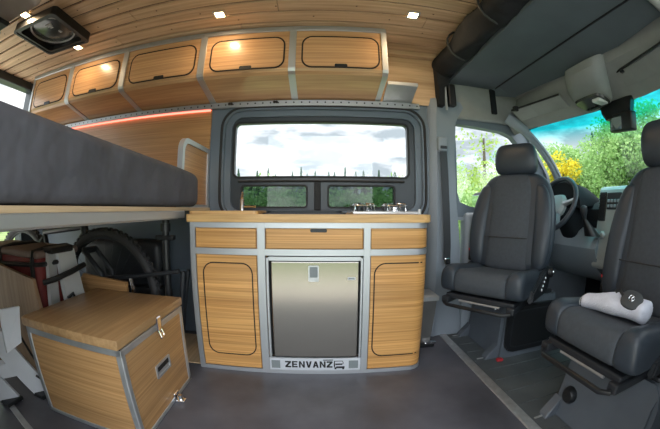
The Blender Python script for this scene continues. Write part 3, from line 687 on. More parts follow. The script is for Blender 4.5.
# things on the worktop
bm = B(); plate(bm, rrect(-.66, -.30, 1.455, 1.72, .02, 3), XY(.822), .016); tag(obj('wooden_board', bm, 'bamboo_edge'), 'thin wooden board lying on the left end of the galley worktop', 'board')
t = thing('sink_lid', 'low dark glass lid lying in the middle of the galley worktop', 'lid', (-.06, 1.66, .822))
bm = B(); plate(bm, rrect(-.29, .125, 1.50, 1.86, .03, 4), XY(.822), .006); obj('lid_rim', bm, 'seatplastic', t)
bm = B(); plate(bm, rrect(-.27, .105, 1.51, 1.85, .03, 4), XY(.828), .010); obj('lid_glass', bm, 'darkglass', t)
t = thing('tap', 'small chrome tap on the worktop at the left end of the window', 'tap', (-.475, 1.84, .822))
bm = B(); lathe(bm, [(.025, .822), (.025, .83), (.014, .836), (.013, .90), (.015, .905), (.004, .912)], (-.475, 1.84, 0), n=16); obj('tap_body', bm, 'chrome', t, smooth=True)
bm = B(); tube(bm, [(-.475, 1.84, .87), (-.475, 1.83, .925), (-.465, 1.81, .945), (-.455, 1.77, .94), (-.452, 1.75, .91)], .008, 8); obj('spout', bm, 'chrome', t, smooth=True)
bm = B(); tube(bm, [(-.475, 1.84, .862), (-.42, 1.835, .864), (-.385, 1.83, .862)], .006, 8); obj('lever', bm, 'chrome', t, smooth=True)
t = thing('gas_hob', 'pale steel gas hob with two burners on the right of the worktop', 'hob', (.31, 1.68, .822))
bm = B(); add_box(bm, .155, .49, 1.50, 1.84, .822, .838, .005, 2); obj('hob_plate', bm, 'stovewhite', t)
for x, y in ((.235, 1.70), (.40, 1.66)):
    bm = B(); lathe(bm, [(.045, .838), (.045, .845), (.034, .848), (.034, .858), (.020, .862)], (x, y, 0), n=20); obj('burner', bm, 'chrome', t, smooth=True)
    bm = B()
    for a in range(0, 360, 90):
        c, s_ = math.cos(R(a+45)), math.sin(R(a+45)); tube(bm, [(x+.075*c, y+.075*s_, .838), (x+.07*c, y+.07*s_, .876), (x+.02*c, y+.02*s_, .878)], .004, 6)
    tube(bm, [(x+.072*math.cos(R(a)), y+.072*math.sin(R(a)), .868) for a in range(0, 360, 20)], .003, 6, closed=True)
    obj('pan_support', bm, 'chrome', t, smooth=True)
for x in (.19, .215, .32):
    bm = B(); lathe(bm, [(.012, .838), (.013, .855), (.009, .862)], (x, 1.53, 0), n=14); obj('knob', bm, 'seatplastic', t, smooth=True)
bm = B(); lathe(bm, [(.008, .822), (.008, .845), (.004, .85)], (.52, 1.58, 0), n=10); tag(obj('worktop_peg', bm, 'lens', smooth=True), 'tiny white peg at the right end of the worktop', 'peg')

# bin beside the galley
t = thing('waste_bin', 'slim steel waste bin with dark lid standing between galley and pillar', 'bin', (.63, 1.74, 0))
bm = B(); loft(bm, [[(.565+e, 1.70+e, z), (.69-e, 1.70+e, z), (.69-e, 1.84, z), (.565+e, 1.84, z)] for z, e in ((.03, .018), (.31, .0))]); obj('bin_body', bm, 'binsteel', t)
bm = B(); loft(bm, [[(.56+e, 1.69+e, z), (.70-e, 1.69+e, z), (.70-e, 1.85, z), (.56+e, 1.85, z)] for z, e in ((.31, 0), (.335, .0), (.345, .012))]); obj('lid', bm, 'alu_dull', t)
bm = B(); add_box(bm, .575, .70, 1.70, 1.84, 0, .03, .006, 2); obj('base', bm, 'black', t)
bm = B(); add_box(bm, .63, .705, 1.685, 1.72, .028, .042, .006, 2); obj('pedal', bm, 'chrome', t)
# seat belt at the pillar
t = thing('seat_belt', 'dark seat belt hanging down the grey pillar behind the driver seat', 'seat belt', (.79, 1.85, .5))
bm = B(); pts = [(.775, 1.845, 1.25), (.785, 1.845, .95), (.80, 1.842, .62), (.80, 1.84, .53)]
loft(bm, [[(x-.024, y, z), (x+.024, y, z), (x+.024, y+.003, z), (x-.024, y+.003, z)] for x, y, z in pts]); obj('webbing', bm, 'seatplastic', t)
bm = B(); add_box(bm, .74, .81, 1.835, 1.875, 1.22, 1.315, .012, 3); obj('belt_guide', bm, 'trimgrey', t, smooth=True)
bm = B(); add_box(bm, .752, .80, 1.831, 1.84, 1.235, 1.255, .003, 1); obj('guide_slot', bm, 'seatplastic', t)
bm = B(); add_box(bm, .778, .822, 1.825, 1.85, .50, .545, .008, 2); obj('tongue', bm, 'chrome', t)
# side mirror outside the driver's door
t = thing('door_mirror', 'black wing mirror outside the driver door window', 'mirror', (1.42, 2.12, .92))
bm = B(); add_box(bm, 1.17, 1.27, 2.05, 2.22, .74, .985, .035, 3); obj('mirror_housing', bm, 'black', t, smooth=True)
bm = B(); add_box(bm, 1.162, 1.172, 2.07, 2.20, .77, .96, .004, 1); obj('mirror_glass', bm, 'mirrorglass', t)
bm = B(); tube(bm, [(1.30, 1.99, .84), (1.22, 2.08, .84)], .03, 8); obj('arm', bm, 'black', t)

# ================================================================== BED
BX = -.70
t = thing('bed_platform', 'raised plywood bed platform edged with aluminium rail on the left', 'bed', (-1.5, 1.0, .8))
bm = B(); add_box(bm, -2.45, BX-.006, .12, 1.90, .838, .856, .001, 1); obj('plywood_deck', bm, 'ply_edge', t)
bm = B(); add_box(bm, BX-.045, BX, .12, 1.50, .801, .838, .003, 1); add_box(bm, BX-.075, BX-.04, .12, 1.50, .795, .803); obj('front_rail', bm, 'alu', t)
bm = B(); add_box(bm, -2.45, -2.40, .12, 1.90, .801, .838); obj('rear_rail', bm, 'alu', t)
for y in (1.44,):
    bm = B(); tube(bm, [(-.79, y, 0), (-.785, y, .80)], .019, 12)
    lathe(bm, [(.027, .735), (.027, .775)], (-.786, y, 0), n=14); add_box(bm, -.84, -.735, y-.02, y+.02, .69, .715, .004, 1); obj('support_post', bm, 'black', t, smooth=True)
bm = B(); tube(bm, [(-1.20, 1.40, .47), (-.92, 1.40, .505), (-.70, 1.41, .54)], .011, 10); obj('cross_brace', bm, 'seatplastic', t, smooth=True)
bm = B(); tube(bm, [(-.70, 1.46, .53), (-.74, 1.46, .25), (-.76, 1.46, .02)], .014, 10); tube(bm, [(-.69, 1.5, .53), (-.80, 1.55, .05)], .012, 10); obj('diagonal_brace', bm, 'seatplastic', t, smooth=True)
# mattress
bm = B()
secs = []
for y, ins, top in ((.10, .06, 1.05), (.115, .02, 1.085), (.16, 0, 1.095), (.30, 0, 1.094), (.45, 0, 1.089), (.60, .002, 1.084), (.75, 0, 1.079), (.90, .003, 1.076), (1.05, 0, 1.070), (1.20, .002, 1.066), (1.35, 0, 1.062), (1.50, 0, 1.056), (1.62, .002, 1.050), (1.675, .006, 1.044), (1.70, .025, 1.03), (1.712, .055, 1.0)):
    secs.append([(p[0], y, p[1]) for p in rrect(-2.40+ins, BX+.010-ins, .857+ins*.5, top, .04, 5)])
loft(bm, secs)
tag(obj('mattress', bm, 'mattress', smooth=True, sub=2), 'thick charcoal mattress on the bed platform at the left', 'mattress')
# framed divider between bed and galley
t = thing('bed_divider', 'wooden divider panel with rounded aluminium frame between mattress and galley', 'divider', (-.735, 1.72, .86))
o = rrect(1.50, 1.915, .845, 1.232, [.004, .004, .01, .07], 6); ii = rrect(1.528, 1.887, .873, 1.204, [.003, .003, .006, .05], 6)
bm = B(); ring(bm, o, ii, YZ(-.752), .03); obj('frame', bm, 'alu_z', t)
bm = B(); plate(bm, ii, YZ(-.744), .014); obj('panel', bm, 'lining', t)
bm = B(); tube(bm, [(-.86, 1.905, 1.29), (-.865, 1.90, 1.18), (-.885, 1.90, 1.10), (-.92, 1.89, 1.0), (-.92, 1.88, .86)], .006, 8); tag(obj('cable', bm, 'black', smooth=True), 'thin black cable hanging down the wood lining behind the mattress', 'cable')

# ================================================================== STORAGE BOX
bxc = (-.907, 1.037, 0); bw, bd, bh = .257, .262, .435
t = thing('storage_box', 'bamboo storage box with aluminium edges on the floor before the bed', 'box', bxc, R(1))
bm = B(); add_box(bm, -bw, bw, -bd, bd, .012, .375, .003, 1); obj('box_body', bm, 'boxwood', t, local=True)
bm = B(); add_box(bm, -bw-.014, bw+.004, -bd-.016, bd+.016, .398, .437, .008, 2); obj('lid', bm, 'lid_wood', t, local=True, smooth=True)
bm = B()
e = .004; w = .022
for x in (-bw, bw):
    for y in (-bd, bd):
        xa, xb = (x-e, x+w) if x < 0 else (x-w, x+e); ya, yb = (y-e, y+w) if y < 0 else (y-w, y+e)
        add_box(bm, xa, xb, ya, yb, .0, .394, .003, 1)
for za, zb in ((0, .02), (.370, .396)):
    add_box(bm, -bw-e, bw+e, -bd-e, -bd+.01, za, zb, .002, 1); add_box(bm, -bw-e, bw+e, bd-.01, bd+e, za, zb, .002, 1)
    add_box(bm, -bw-e, -bw+.01, -bd-e, bd+e, za, zb, .002, 1); add_box(bm, bw-.01, bw+e, -bd-e, bd+e, za, zb, .002, 1)
obj('edge_frame', bm, 'alu_dull', t, local=True)
bm = B(); ring(bm, rrect(-.055, .075, .175, .235, .006, 2), rrect(-.046, .066, .184, .226, .004, 2), YZ(bw), .006); add_box(bm, bw-.001, bw+.002, -.046, .066, .184, .2, .0); h = obj('handle_surround', bm, 'alu', t, local=True)
bm = B(); add_box(bm, bw-.002, bw+.0015, -.046, .066, .184, .226); obj('handle_recess', bm, 'darkgap', t, local=True)
bm = B(); add_box(bm, bw+.004, bw+.012, .0, .036, .36, .425, .004, 1); tube(bm, [(bw+.012, .006, .37), (bw+.02, .006, .345), (bw+.02, .03, .345), (bw+.012, .03, .37)], .004, 6); add_box(bm, bw+.006, bw+.02, .008, .028, .332, .36, .004, 1); obj('latch', bm, 'chrome', t, local=True)
bm = B(); add_box(bm, bw-.002, bw+.05, .04, .075, 0, .012, .003, 1); add_box(bm, bw, bw+.016, .035, .08, .0, .05, .004, 1); tube(bm, [(bw+.03, .058, .01), (bw+.03, .058, .035)], .01, 8); obj('floor_bracket', bm, 'chrome', t, local=True)
# second panel of wood standing behind it
bm = B(); add_prism(bm, [(-1.37, 1.33, 0), (-.99, 1.33, 0), (-.985, 1.33, .478), (-1.30, 1.33, .500), (-1.37, 1.33, .42)], (0, .018, 0)); tag(obj('bamboo_board', bm, 'boxwood'), 'pale bamboo board standing upright behind the storage box lid', 'board')
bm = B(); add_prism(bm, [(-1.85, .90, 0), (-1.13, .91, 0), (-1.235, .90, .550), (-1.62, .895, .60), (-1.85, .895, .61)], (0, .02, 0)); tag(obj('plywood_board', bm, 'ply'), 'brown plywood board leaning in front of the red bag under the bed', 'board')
bm = B(); add_box(bm, -1.02, -.655, 1.475, 1.87, 0, .006, .001, 1); tag(obj('floor_sheet', bm, 'ply_edge'), 'thin beige sheet on the floor between the storage box and the galley', 'board')  # thin pale sheet for a beige patch of floor
# red cargo bag
t = thing('cargo_bag', 'dark red bag with black straps standing under the bed', 'bag', (-1.6, 1.12, 0))
bm = B(); add_box(bm, -1.95, -1.27, .965, 1.27, .0, .64, .035, 4); obj('bag_body', bm, 'red', t, smooth=True)
bm = B(); add_box(bm, -1.955, -1.265, .96, 1.275, .625, .662, .016, 3); obj('bag_top', bm, 'bagtop', t, smooth=True)
for x in (-1.62, -1.30):
    bm = B(); tube(bm, [(x, .958, .03), (x, .955, .60), (x, .965, .655), (x+.01, 1.05, .667), (x+.01, 1.20, .667), (x, 1.275, .65), (x, 1.282, .3)], .013, 6); obj('strap', bm, 'black', t, smooth=True)
bm = B(); tube(bm, [(-1.95, .955, .565), (-1.30, .955, .600), (-1.258, .99, .60), (-1.258, 1.25, .60)], .012, 6); obj('strap', bm, 'black', t, smooth=True)
# pale folding step behind the box
t = thing('folding_step', 'pale grey folded metal step with black strap beside the red bag', 'step', (-1.2, 1.18, 0))
for k, (xa, ya, xb, yb) in enumerate(((-1.255, 1.00, -1.275, 1.06), (-1.185, 1.185, -1.26, 1.145))):
    bm = B(); a0, b0 = Vector((xa, ya, 0)), Vector((xb, yb, .655)); s = Vector((-.02, .052, 0)) if k == 0 else Vector((.012, .07, 0)); n = Vector((.022, .004, 0))
    loft(bm, [[p-s*sc, p+s*sc, p+s*sc+n, p-s*sc+n] for p, sc in ((a0, 1.1), (b0, .75))]); obj('rail', bm, 'whitegrey', t)
bm = B(); tube(bm, [(-1.25, .98, .52), (-1.20, 1.02, .535), (-1.18, 1.12, .555), (-1.175, 1.22, .575)], .014, 8); obj('strap', bm, 'black', t, smooth=True)
bm = B(); add_box(bm, -1.30, -1.21, 1.02, 1.18, .645, .675, .01, 2); obj('top_cap', bm, 'black', t)
for z in (.43, .36):
    bm = B(); tube(bm, [(-1.20, 1.09, z), (-1.185, 1.12, z+.02), (-1.19, 1.14, z-.02)], .008, 6); obj('hook', bm, 'black', t)
# white ladder lying against the box
t = thing('white_ladder', 'white folded step ladder leaning beside the storage box at lower left', 'ladder', (-1.4, .85, 0))
for k, (dx, dy) in enumerate(((0, 0), (-.10, -.16))):
    bm = B(); a0, b0 = Vector((-1.275+dx, .85+dy, .0)), Vector((-1.60+dx, .60+dy, .62)); s = Vector((.03, .045, 0)); n = Vector((-.022, .006, .02))
    loft(bm, [[p-s, p+s, p+s+n, p-s+n] for p in (a0, b0)]); obj('rail', bm, 'white', t)
    bm = B(); add_box(bm, a0.x-.05, a0.x+.03, a0.y-.05, a0.y+.055, 0, .02, .005, 2); obj('foot', bm, 'black', t)
for z in (.14, .30, .46):
    q = z/.62; p = Vector((-1.275, .85, 0)).lerp(Vector((-1.60, .60, .62)), q)
    bm = B(); add_prism(bm, [p+Vector((.0, .0, -.03)), p+Vector((-.02, .0, .03)), p+Vector((-.12, -.16, .03)), p+Vector((-.10, -.16, -.03))], (-.02, .03, .01)); obj('tread', bm, 'white', t)
bm = B(); add_prism(bm, [(-1.18, .735, .33), (-1.235, .80, .455), (-1.26, .70, .46), (-1.21, .66, .30)], (-.014, .004, 0)); obj('plastic_wing', bm, 'white', t)
bm = B(); tube(bm, [(-1.30, .80, .34), (-1.27, .83, .22), (-1.24, .86, .12), (-1.26, .86, .07), (-1.30, .84, .10)], .006, 6); obj('cord', bm, 'black', t, smooth=True)

# ================================================================== BICYCLE under the bed
def wheel(parent, c, r=.37):
    cx, cy, cz = c; w = cy
    bm = B(); tube(bm, [(cx+(r-.028)*math.cos(R(a)), cy, cz+(r-.028)*math.sin(R(a))) for a in range(0, 360, 6)], .028, 10, closed=True)
    for a in range(0, 360, 6):
        for s in (-.016, 0, .016):
            a2 = R(a+(3 if s == 0 else 0)); m4 = Matrix.Translation((cx+(r-.001)*math.cos(a2), cy+s, cz+(r-.001)*math.sin(a2))) @ Matrix.Rotation(-a2, 4, 'Y')
            add_box(bm, -.006, .004, -.006, .006, -.009, .009, 0, 1, m4)
    tyre = obj('tyre', bm, 'tyre', parent, smooth=True)
    bm = B(); q = r-.058; ringp = [(q, -.013), (q+.012, -.013), (q+.012, .013), (q, .013)]
    loft(bm, [[(cx+rr_*math.cos(R(a)), cy+hh, cz+rr_*math.sin(R(a))) for rr_, hh in ringp] for a in range(0, 361, 6)], cap=False); obj('rim', bm, 'seatplastic', parent, smooth=True)
    bm = B()
    for k in range(28):
        a = 2*math.pi*k/28; b_ = a+(.35 if k % 2 else -.35); tube(bm, [(cx+.018*math.cos(b_), cy+(.02 if k % 4 < 2 else -.02), cz+.018*math.sin(b_)), (cx+q*math.cos(a), cy, cz+q*math.sin(a))], .0012, 4)
    obj('spokes', bm, 'seatplastic', parent)
    bm = B(); lathe(bm, [(.012, -.05), (.022, -.035), (.016, -.02), (.016, .02), (.03, .03), (.012, .05)], c, (0, 1, 0), 14); obj('hub', bm, 'seatplastic', parent, smooth=True)
    bm = B(); lathe(bm, [(.085, -.001), (.085, .001)], (cx, cy-.03, cz), (0, 1, 0), 28); lathe(bm, [(.05, -.004), (.03, .001)], (cx, cy-.03, cz), (0, 1, 0), 14); obj('brake_disc', bm, 'alu_dull', parent, smooth=True)
t = thing('mountain_bike', 'black mountain bike with knobbly tyres stored under the bed', 'bicycle', (-1.7, 1.5, 0))
FW, RW, BB, HT, ST = Vector((-1.22, 1.46, .372)), Vector((-2.16, 1.52, .372)), Vector((-1.76, 1.50, .32)), Vector((-1.40, 1.47, .70)), Vector((-1.86, 1.51, .70))
wheel(t, FW); wheel(t, RW)
bm = B()
for a, b_, r_ in ((HT, BB, .026), (HT+Vector((0, 0, .05)), ST, .022), (ST, BB, .019), (HT+Vector((.02, 0, -.05)), HT+Vector((-.01, 0, .075)), .027)): tube(bm, [a, a.lerp(b_, .5), b_], r_, 12)
for s in (-.05, .05): tube(bm, [BB+Vector((0, s*.5, 0)), RW+Vector((0, s, 0))], .012, 8); tube(bm, [ST+Vector((0, s*.3, -.03)), RW+Vector((0, s, 0))], .010, 8)
obj('frame', bm, 'black', t, smooth=True)
bm = B()
for s in (-.055, .055): tube(bm, [HT+Vector((.045, s, -.09)), FW+Vector((0, s, .12)), FW+Vector((0, s, 0))], .017, 10)
tube(bm, [HT+Vector((.04, -.06, -.09)), HT+Vector((.04, .06, -.09))], .02, 8); obj('fork', bm, 'seatplastic', t, smooth=True)
bm = B(); tube(bm, [HT+Vector((-.02, -.02, .075)), HT+Vector((.02, -.25, .085)), HT+Vector((.02, -.30, .085))], .013, 10); obj('handlebar', bm, 'black', t, smooth=True)
bm = B(); lathe(bm, [(.095, -.003), (.095, .003)], BB+Vector((0, -.05, 0)), (0, 1, 0), 32); lathe(bm, [(.03, -.03), (.03, .03)], BB+Vector((0, -.05, 0)), (0, 1, 0), 16); tube(bm, [BB+Vector((0, -.075, 0)), BB+Vector((.11, -.08, -.13))], .011, 8); obj('crankset', bm, 'alu_dull', t, smooth=True)
bm = B(); add_box(bm, BB.x+.06, BB.x+.16, BB.y-.17, BB.y-.08, BB.z-.155, BB.z-.13, .006, 2); obj('pedal', bm, 'black', t)
bm = B(); tube(bm, [(-1.0, 1.40, .485), (-.99, 1.40, .42)], .010, 8); add_box(bm, -1.0, -.98, 1.39, 1.41, .41, .43, .003, 1); obj('reflector', bm, 'chrome', t)
bm = B(); add_box(bm, -1.62, -.95, 1.66, 1.80, .36, .66, .05, 4); tag(obj('storage_crate', bm, 'seatplastic', smooth=True), 'black crate stored against the wall behind the mountain bike', 'crate')
# crate stands on the floor: its lower half
t_ = bpy.data.objects['storage_crate']
bm = B(); add_box(bm, -1.60, -.97, 1.67, 1.79, 0, .37, .02, 2); obj('crate_base', bm, 'seatplastic', t_)

# ================================================================== SEATS
def seat(name, lab, loc, th, dz, ped, side, hs):
    rot = th - math.pi/2
    t = thing(name, lab, 'seat', (loc[0], loc[1], 0), rot)
    z = lambda v: v+dz
    # cushion: centre cloth pad with a lip that falls over the front, and two vinyl bolsters
    PC = [(.44, .500), (.30, .507), (.16, .522), (.08, .534), (.045, .534), (.015, .522), (.002, .500), (.0, .46), (.008, .425), (.03, .410), (.08, .408), (.20, .412), (.44, .415)]
    def pad(us):
        return [[(u, .22+(v-.22)*q, z(.46+(w_-.46)*q+(up if w_ > .47 else 0))) for v, w_ in PC] for u, q, up in us]
    bm = B(); loft(bm, pad([(-.149, .95, 0), (-.148, .97, 0), (-.142, .995, 0), (-.08, 1, -.002), (0, 1, -.003), (.08, 1, -.002), (.142, .995, 0), (.148, .97, 0), (.149, .95, 0)])); obj('cushion', bm, 'seatcloth', t, local=True, smooth=True, sub=1)
    for s in (-1, 1):
        bm = B(); loft(bm, pad([(s*.149, .95, 0), (s*.150, .97, .002), (s*.156, .992, .008), (s*.185, .995, .022), (s*.215, .985, .022), (s*.232, .96, .010), (s*.241, .90, -.01), (s*.243, .86, -.025)])); obj('cushion_bolster', bm, 'vinyl', t, local=True, smooth=True, sub=1)
    # backrest
    P = [(.385, .49, .225, .050), (.395, .54, .250, .062), (.415, .64, .266, .066), (.440, .76, .268, .064), (.468, .88, .260, .058), (.490, .97, .242, .052), (.503, 1.03, .208, .045), (.511, 1.066, .162, .036), (.514, 1.080, .12, .022)]
    bm = B(); loft(bm, [sring((.012, v+.035, z(w)), (hw*1.03, 0, 0), (0, hd, 0), 3.2, 28) for v, w, hw, hd in P]); obj('backrest', bm, 'vinyl', t, local=True, smooth=True, sub=1)
    rings = []
    for v, w, hw, hd in P[:-1]:
        q = .150 if w < 1.0 else (.138 if w < 1.05 else .115)
        fv = v+.035-hd
        rings.append([(-q, fv+.022, z(w)), (-q+.004, fv+.002, z(w)), (-q*.5, fv-.008, z(w)), (0, fv-.010, z(w)), (q*.5, fv-.008, z(w)), (q-.004, fv+.002, z(w)), (q, fv+.022, z(w))])
    rings = [[(x, y+.02, w_+.012) for x, y, w_ in rings[0]]] + rings + [[(x*.9, y+.02, w_+.014) for x, y, w_ in rings[-1]]]
    bm = B(); loft(bm, rings); obj('backrest_panel', bm, 'seatcloth', t, local=True, smooth=True, sub=1)
    bm = B()
    tube(bm, [(-.142, .352, z(.69)), (-.07, .345, z(.69)), (.07, .345, z(.69)), (.142, .352, z(.69))], .003, 6); obj('stitch_line', bm, 'seatplastic', t, local=True)
    # side bolsters of the backrest
    for s in (-1, 1):
        bm = B(); loft(bm, [sring((s*(x_), v+.035-hd*.75, z(w)), (rw, 0, 0), (0, rd, 0), 2.2, 14) for v, w, hd, x_, rw, rd in ((.39, .50, .05, .20, .03, .012), (.40, .56, .062, .210, .056, .030), (.42, .66, .066, .216, .058, .038), (.445, .78, .064, .216, .058, .036), (.47, .88, .058, .208, .056, .030), (.49, .96, .052, .196, .046, .020), (.50, 1.01, .05, .178, .03, .010))]); obj('backrest_bolster', bm, 'vinyl', t, local=True, smooth=True, sub=1)
    # headrest on two posts
    bm = B(); loft(bm, [sring((hs, v, z(w)), (hw*1.10, 0, 0), (0, hd, 0), 3.4, 28) for v, w, hw, hd in ((.525, 1.070, .100, .020), (.523, 1.078, .122, .038), (.520, 1.11, .134, .050), (.520, 1.17, .134, .054), (.526, 1.225, .126, .048), (.532, 1.258, .108, .034), (.534, 1.268, .085, .016))]); obj('headrest', bm, 'vinyl', t, local=True, smooth=True, sub=1)
    for u in (-.06, .06):
        bm = B(); tube(bm, [(u+hs, .545, z(1.03)), (u+hs, .535, z(1.09))], .007, 8); obj('headrest_post', bm, 'chrome', t, local=True)
    # hardware beneath
    bm = B(); add_box(bm, -.20, .20, .02, .44, z(.375), z(.402), .006, 2)
    for s in (-1, 1): add_box(bm, s*.19-.022, s*.19+.022, -.005, .47, z(.350), z(.385), .006, 2)
    obj('seat_frame', bm, 'seatplastic', t, local=True)
    bm = B(); tube(bm, [(-.19, .06, z(.36)), (-.19, -.01, z(.355)), (-.16, -.03, z(.352)), (.16, -.03, z(.352)), (.19, -.01, z(.355)), (.19, .06, z(.36))], .010, 8); obj('adjuster_bar', bm, 'black', t, local=True, smooth=True)
    bm = B(); tube(bm, [(-.12, .03, z(.368)), (.12, .03, z(.368))], .007, 8); obj('height_bar', bm, 'alu_dull', t, local=True, smooth=True)
    for s in (-1, 1):
        bm = B(); pl = [(.12, .385), (.46, .375), (.50, .46), (.46, .53), (.36, .515), (.24, .47), (.14, .44)]
        plate(bm, pl, lambda a, b, d: (s*(.236+d), a, z(b)), .03); bmesh.ops.bevel(bm, geom=list(bm.edges), offset=.008, segments=2, affect='EDGES'); obj('side_valance', bm, 'seatplastic', t, local=True, smooth=True)
        val = t.children[-1]
        if s == 1:
            for k in range(4):
                bm = B(); lathe(bm, [(.007, 0), (.006, .006)], (.268, .29+.022*k, z(.425+.018*k)), (1, 0, 0), 10); obj('button', bm, 'lens', val, local=True)
            bm = B(); lathe(bm, [(.032, 0), (.03, .022), (.014, .026)], (.27, .44, z(.50)), (1, 0, 0), 18); obj('recline_knob', bm, 'black', t, local=True, smooth=True)
            bm = B(); lathe(bm, [(.012, 0), (.009, .004)], (.296, .44, z(.50)), (1, 0, 0), 12); obj('knob_cap', bm, 'chrome', t, local=True, smooth=True)
    # buckle
    bm = B(); add_box(bm, -.262, -.24, .375, .41, z(.53), z(.60), .005, 1); bk = obj('buckle', bm, 'black', t, local=True)
    bm = B(); add_box(bm, -.261, -.241, .373, .408, z(.594), z(.608), .002, 1); obj('release_button', bm, 'redtab', bk, local=True)
    # pedestal bolted to the floor, square to the van
    x0, x1, y0, y1, zt = ped
    bm = B(); loft(bm, [[(x0+e, y0+e, z_), (x1, y0+e, z_), (x1, y1-e, z_), (x0+e, y1-e, z_)] for z_, e in ((0, -.01), (.03, 0), (.24, .015), (zt-.03, .03), (zt, .04))]); bmesh.ops.bevel(bm, geom=[e for e in bm.edges if abs(e.verts[0].co.z-e.verts[1].co.z) > .02], offset=.02, segments=2, affect='EDGES'); p = obj('pedestal', bm, 'pedestal', t, smooth=True)
    bm = B(); add_box(bm, x0+.06, x1-.03, y0+.06, y1-.06, zt-.02, z(.37), .01, 2); obj('swivel_plate', bm, 'seatplastic', t)
    for y in (y0+.035, y1-.035):
        bm = B(); add_prism(bm, [(x0+.01, y-.022, 0), (x0-.075, y-.03, 0), (x0-.07, y-.02, .012), (x0+.005, y-.016, .08)], (0, .045, 0)); obj('floor_foot', bm, 'pedestal', p)
        bm = B(); add_box(bm, x0-.115, x0+.0, y-.005, y+.004, .0, .004); obj('floor_mark', bm, 'strip', p)
    if side == 'cover':
        o = rrect(x0+.035, x1-.02, .035, zt-.03, .06, 5); bm = B(); plate(bm, o, XZ(y0-.018), .03); bmesh.ops.bevel(bm, geom=[e for e in bm.edges], offset=.006, segments=2, affect='EDGES'); sc_ = obj('side_cover', bm, 'black', p, smooth=True)
        bm = B(); ring(bm, rrect(x0+.06, x1-.045, .06, zt-.055, .05, 5), rrect(x0+.068, x1-.053, .068, zt-.063, .044, 5), XZ(y0-.021), .004); obj('cover_bead', bm, 'seatplastic', sc_)
        bm = B(); add_box(bm, x0-.02, x0+.02, y0-.048, y0-.02, .0, .018, .006, 2); obj('red_tab', bm, 'redtab', p)
        for y in (y0+.12, y1-.12):
            bm = B(); lathe(bm, [(.008, 0), (.006, .004)], (x0+.018, y, .27), (-1, 0, 0), 10); obj('bolt', bm, 'chrome', p)
    else:
        bm = B(); lathe(bm, [(.038, 0), (.036, .018), (.028, .028), (.012, .03)], (x0+.008, y1-.095, .118), (-1, 0, 0), 22); obj('round_knob', bm, 'black', p, smooth=True)
    return t
seat('driver_seat', 'dark grey swivelled driver seat in front of the steering wheel', (.777, 1.37), .612, 0, (1.0, 1.45, 1.43, 1.87, .345), 'cover', .018)
seat('passenger_seat', 'dark grey swivelled passenger seat with a towel on it at the right edge', (.847, .692), -.02, -.037, (.98, 1.42, .36, .88, .315), 'knob', .035)
# towel and pouch on the passenger seat
t = thing('rolled_towel', 'pale rolled towel lying across the cushion of the right hand seat', 'towel', (1.1, .70, .47))
bm = B(); rings = []
A0, A1 = Vector((1.00, .84, .507)), Vector((1.02, .535, .525))
for k in range(15):
    q = k/14; c = A0.lerp(A1, q); c.z += .012*math.sin(q*3); w = .042*(1-.1*math.sin(q*9)) + .014*q
    rings.append([c + Vector((w*math.cos(a)*1.0, 0, w*.78*math.sin(a)*(1+.06*math.sin(3*a+q*6)))) for a in [2*math.pi*j/18 for j in range(18)]])
loft(bm, rings); obj('towel_roll', bm, 'towel', t, smooth=True, sub=1)
bm = B(); sp = []
for k in range(26):
    a = k*.5; r_ = .006+.0013*k; sp.append((A0.x+r_*math.cos(a), A0.y+.002, A0.z+r_*.78*math.sin(a)))
tube(bm, sp, .0022, 6); obj('towel_fold', bm, 'whitegrey', t, smooth=True)
t = thing('key_pouch', 'small dark pouch with a round emblem lying on the pale towel', 'pouch', (1.0, .60, .57))
mt = Matrix.Translation((.990, .600, .562)) @ Matrix.Rotation(R(-42), 4, 'Y') @ Matrix.Rotation(R(14), 4, 'X') @ Matrix.Scale(.86, 4)
bm = B(); loft(bm, [[mt @ p for p in sring((0, 0, z_), (a, 0, 0), (0, b_, 0), 2.6, 18)] for z_, a, b_ in ((-.010, .030, .040), (-.004, .040, .052), (.008, .040, .050), (.014, .030, .038))]); obj('pouch_body', bm, 'darkpouch', t, smooth=True)
bm = B(); tube(bm, [mt @ Vector((.013*math.cos(R(a)), .013*math.sin(R(a)), .0155)) for a in range(0, 360, 24)], .0017, 6, closed=True)
for a in (90, 210, 330): tube(bm, [mt @ Vector((0, 0, .0155)), mt @ Vector((.012*math.cos(R(a)), .012*math.sin(R(a)), .0155))], .0013, 5)
obj('emblem', bm, 'chrome', t, smooth=True)
bm = B(); tube(bm, [mt @ Vector((0, .045, .006)), mt @ Vector((.012, .07, .012)), mt @ Vector((.0, .085, .008))], .006, 8); obj('loop', bm, 'black', t, smooth=True)

# ================================================================== OUTSIDE
GZ = -.55
bm = B()
add_box(bm, -60, 60, -60, 60, GZ-.2, GZ); struct('ground', bm, 'grass')
bm = B(); add_box(bm, -9, 8, -3.6, 3.2, GZ-.02, GZ+.01); struct('path', bm, 'bounce_gravel')  # unseen pale gravel, added to bounce light up to the ceiling

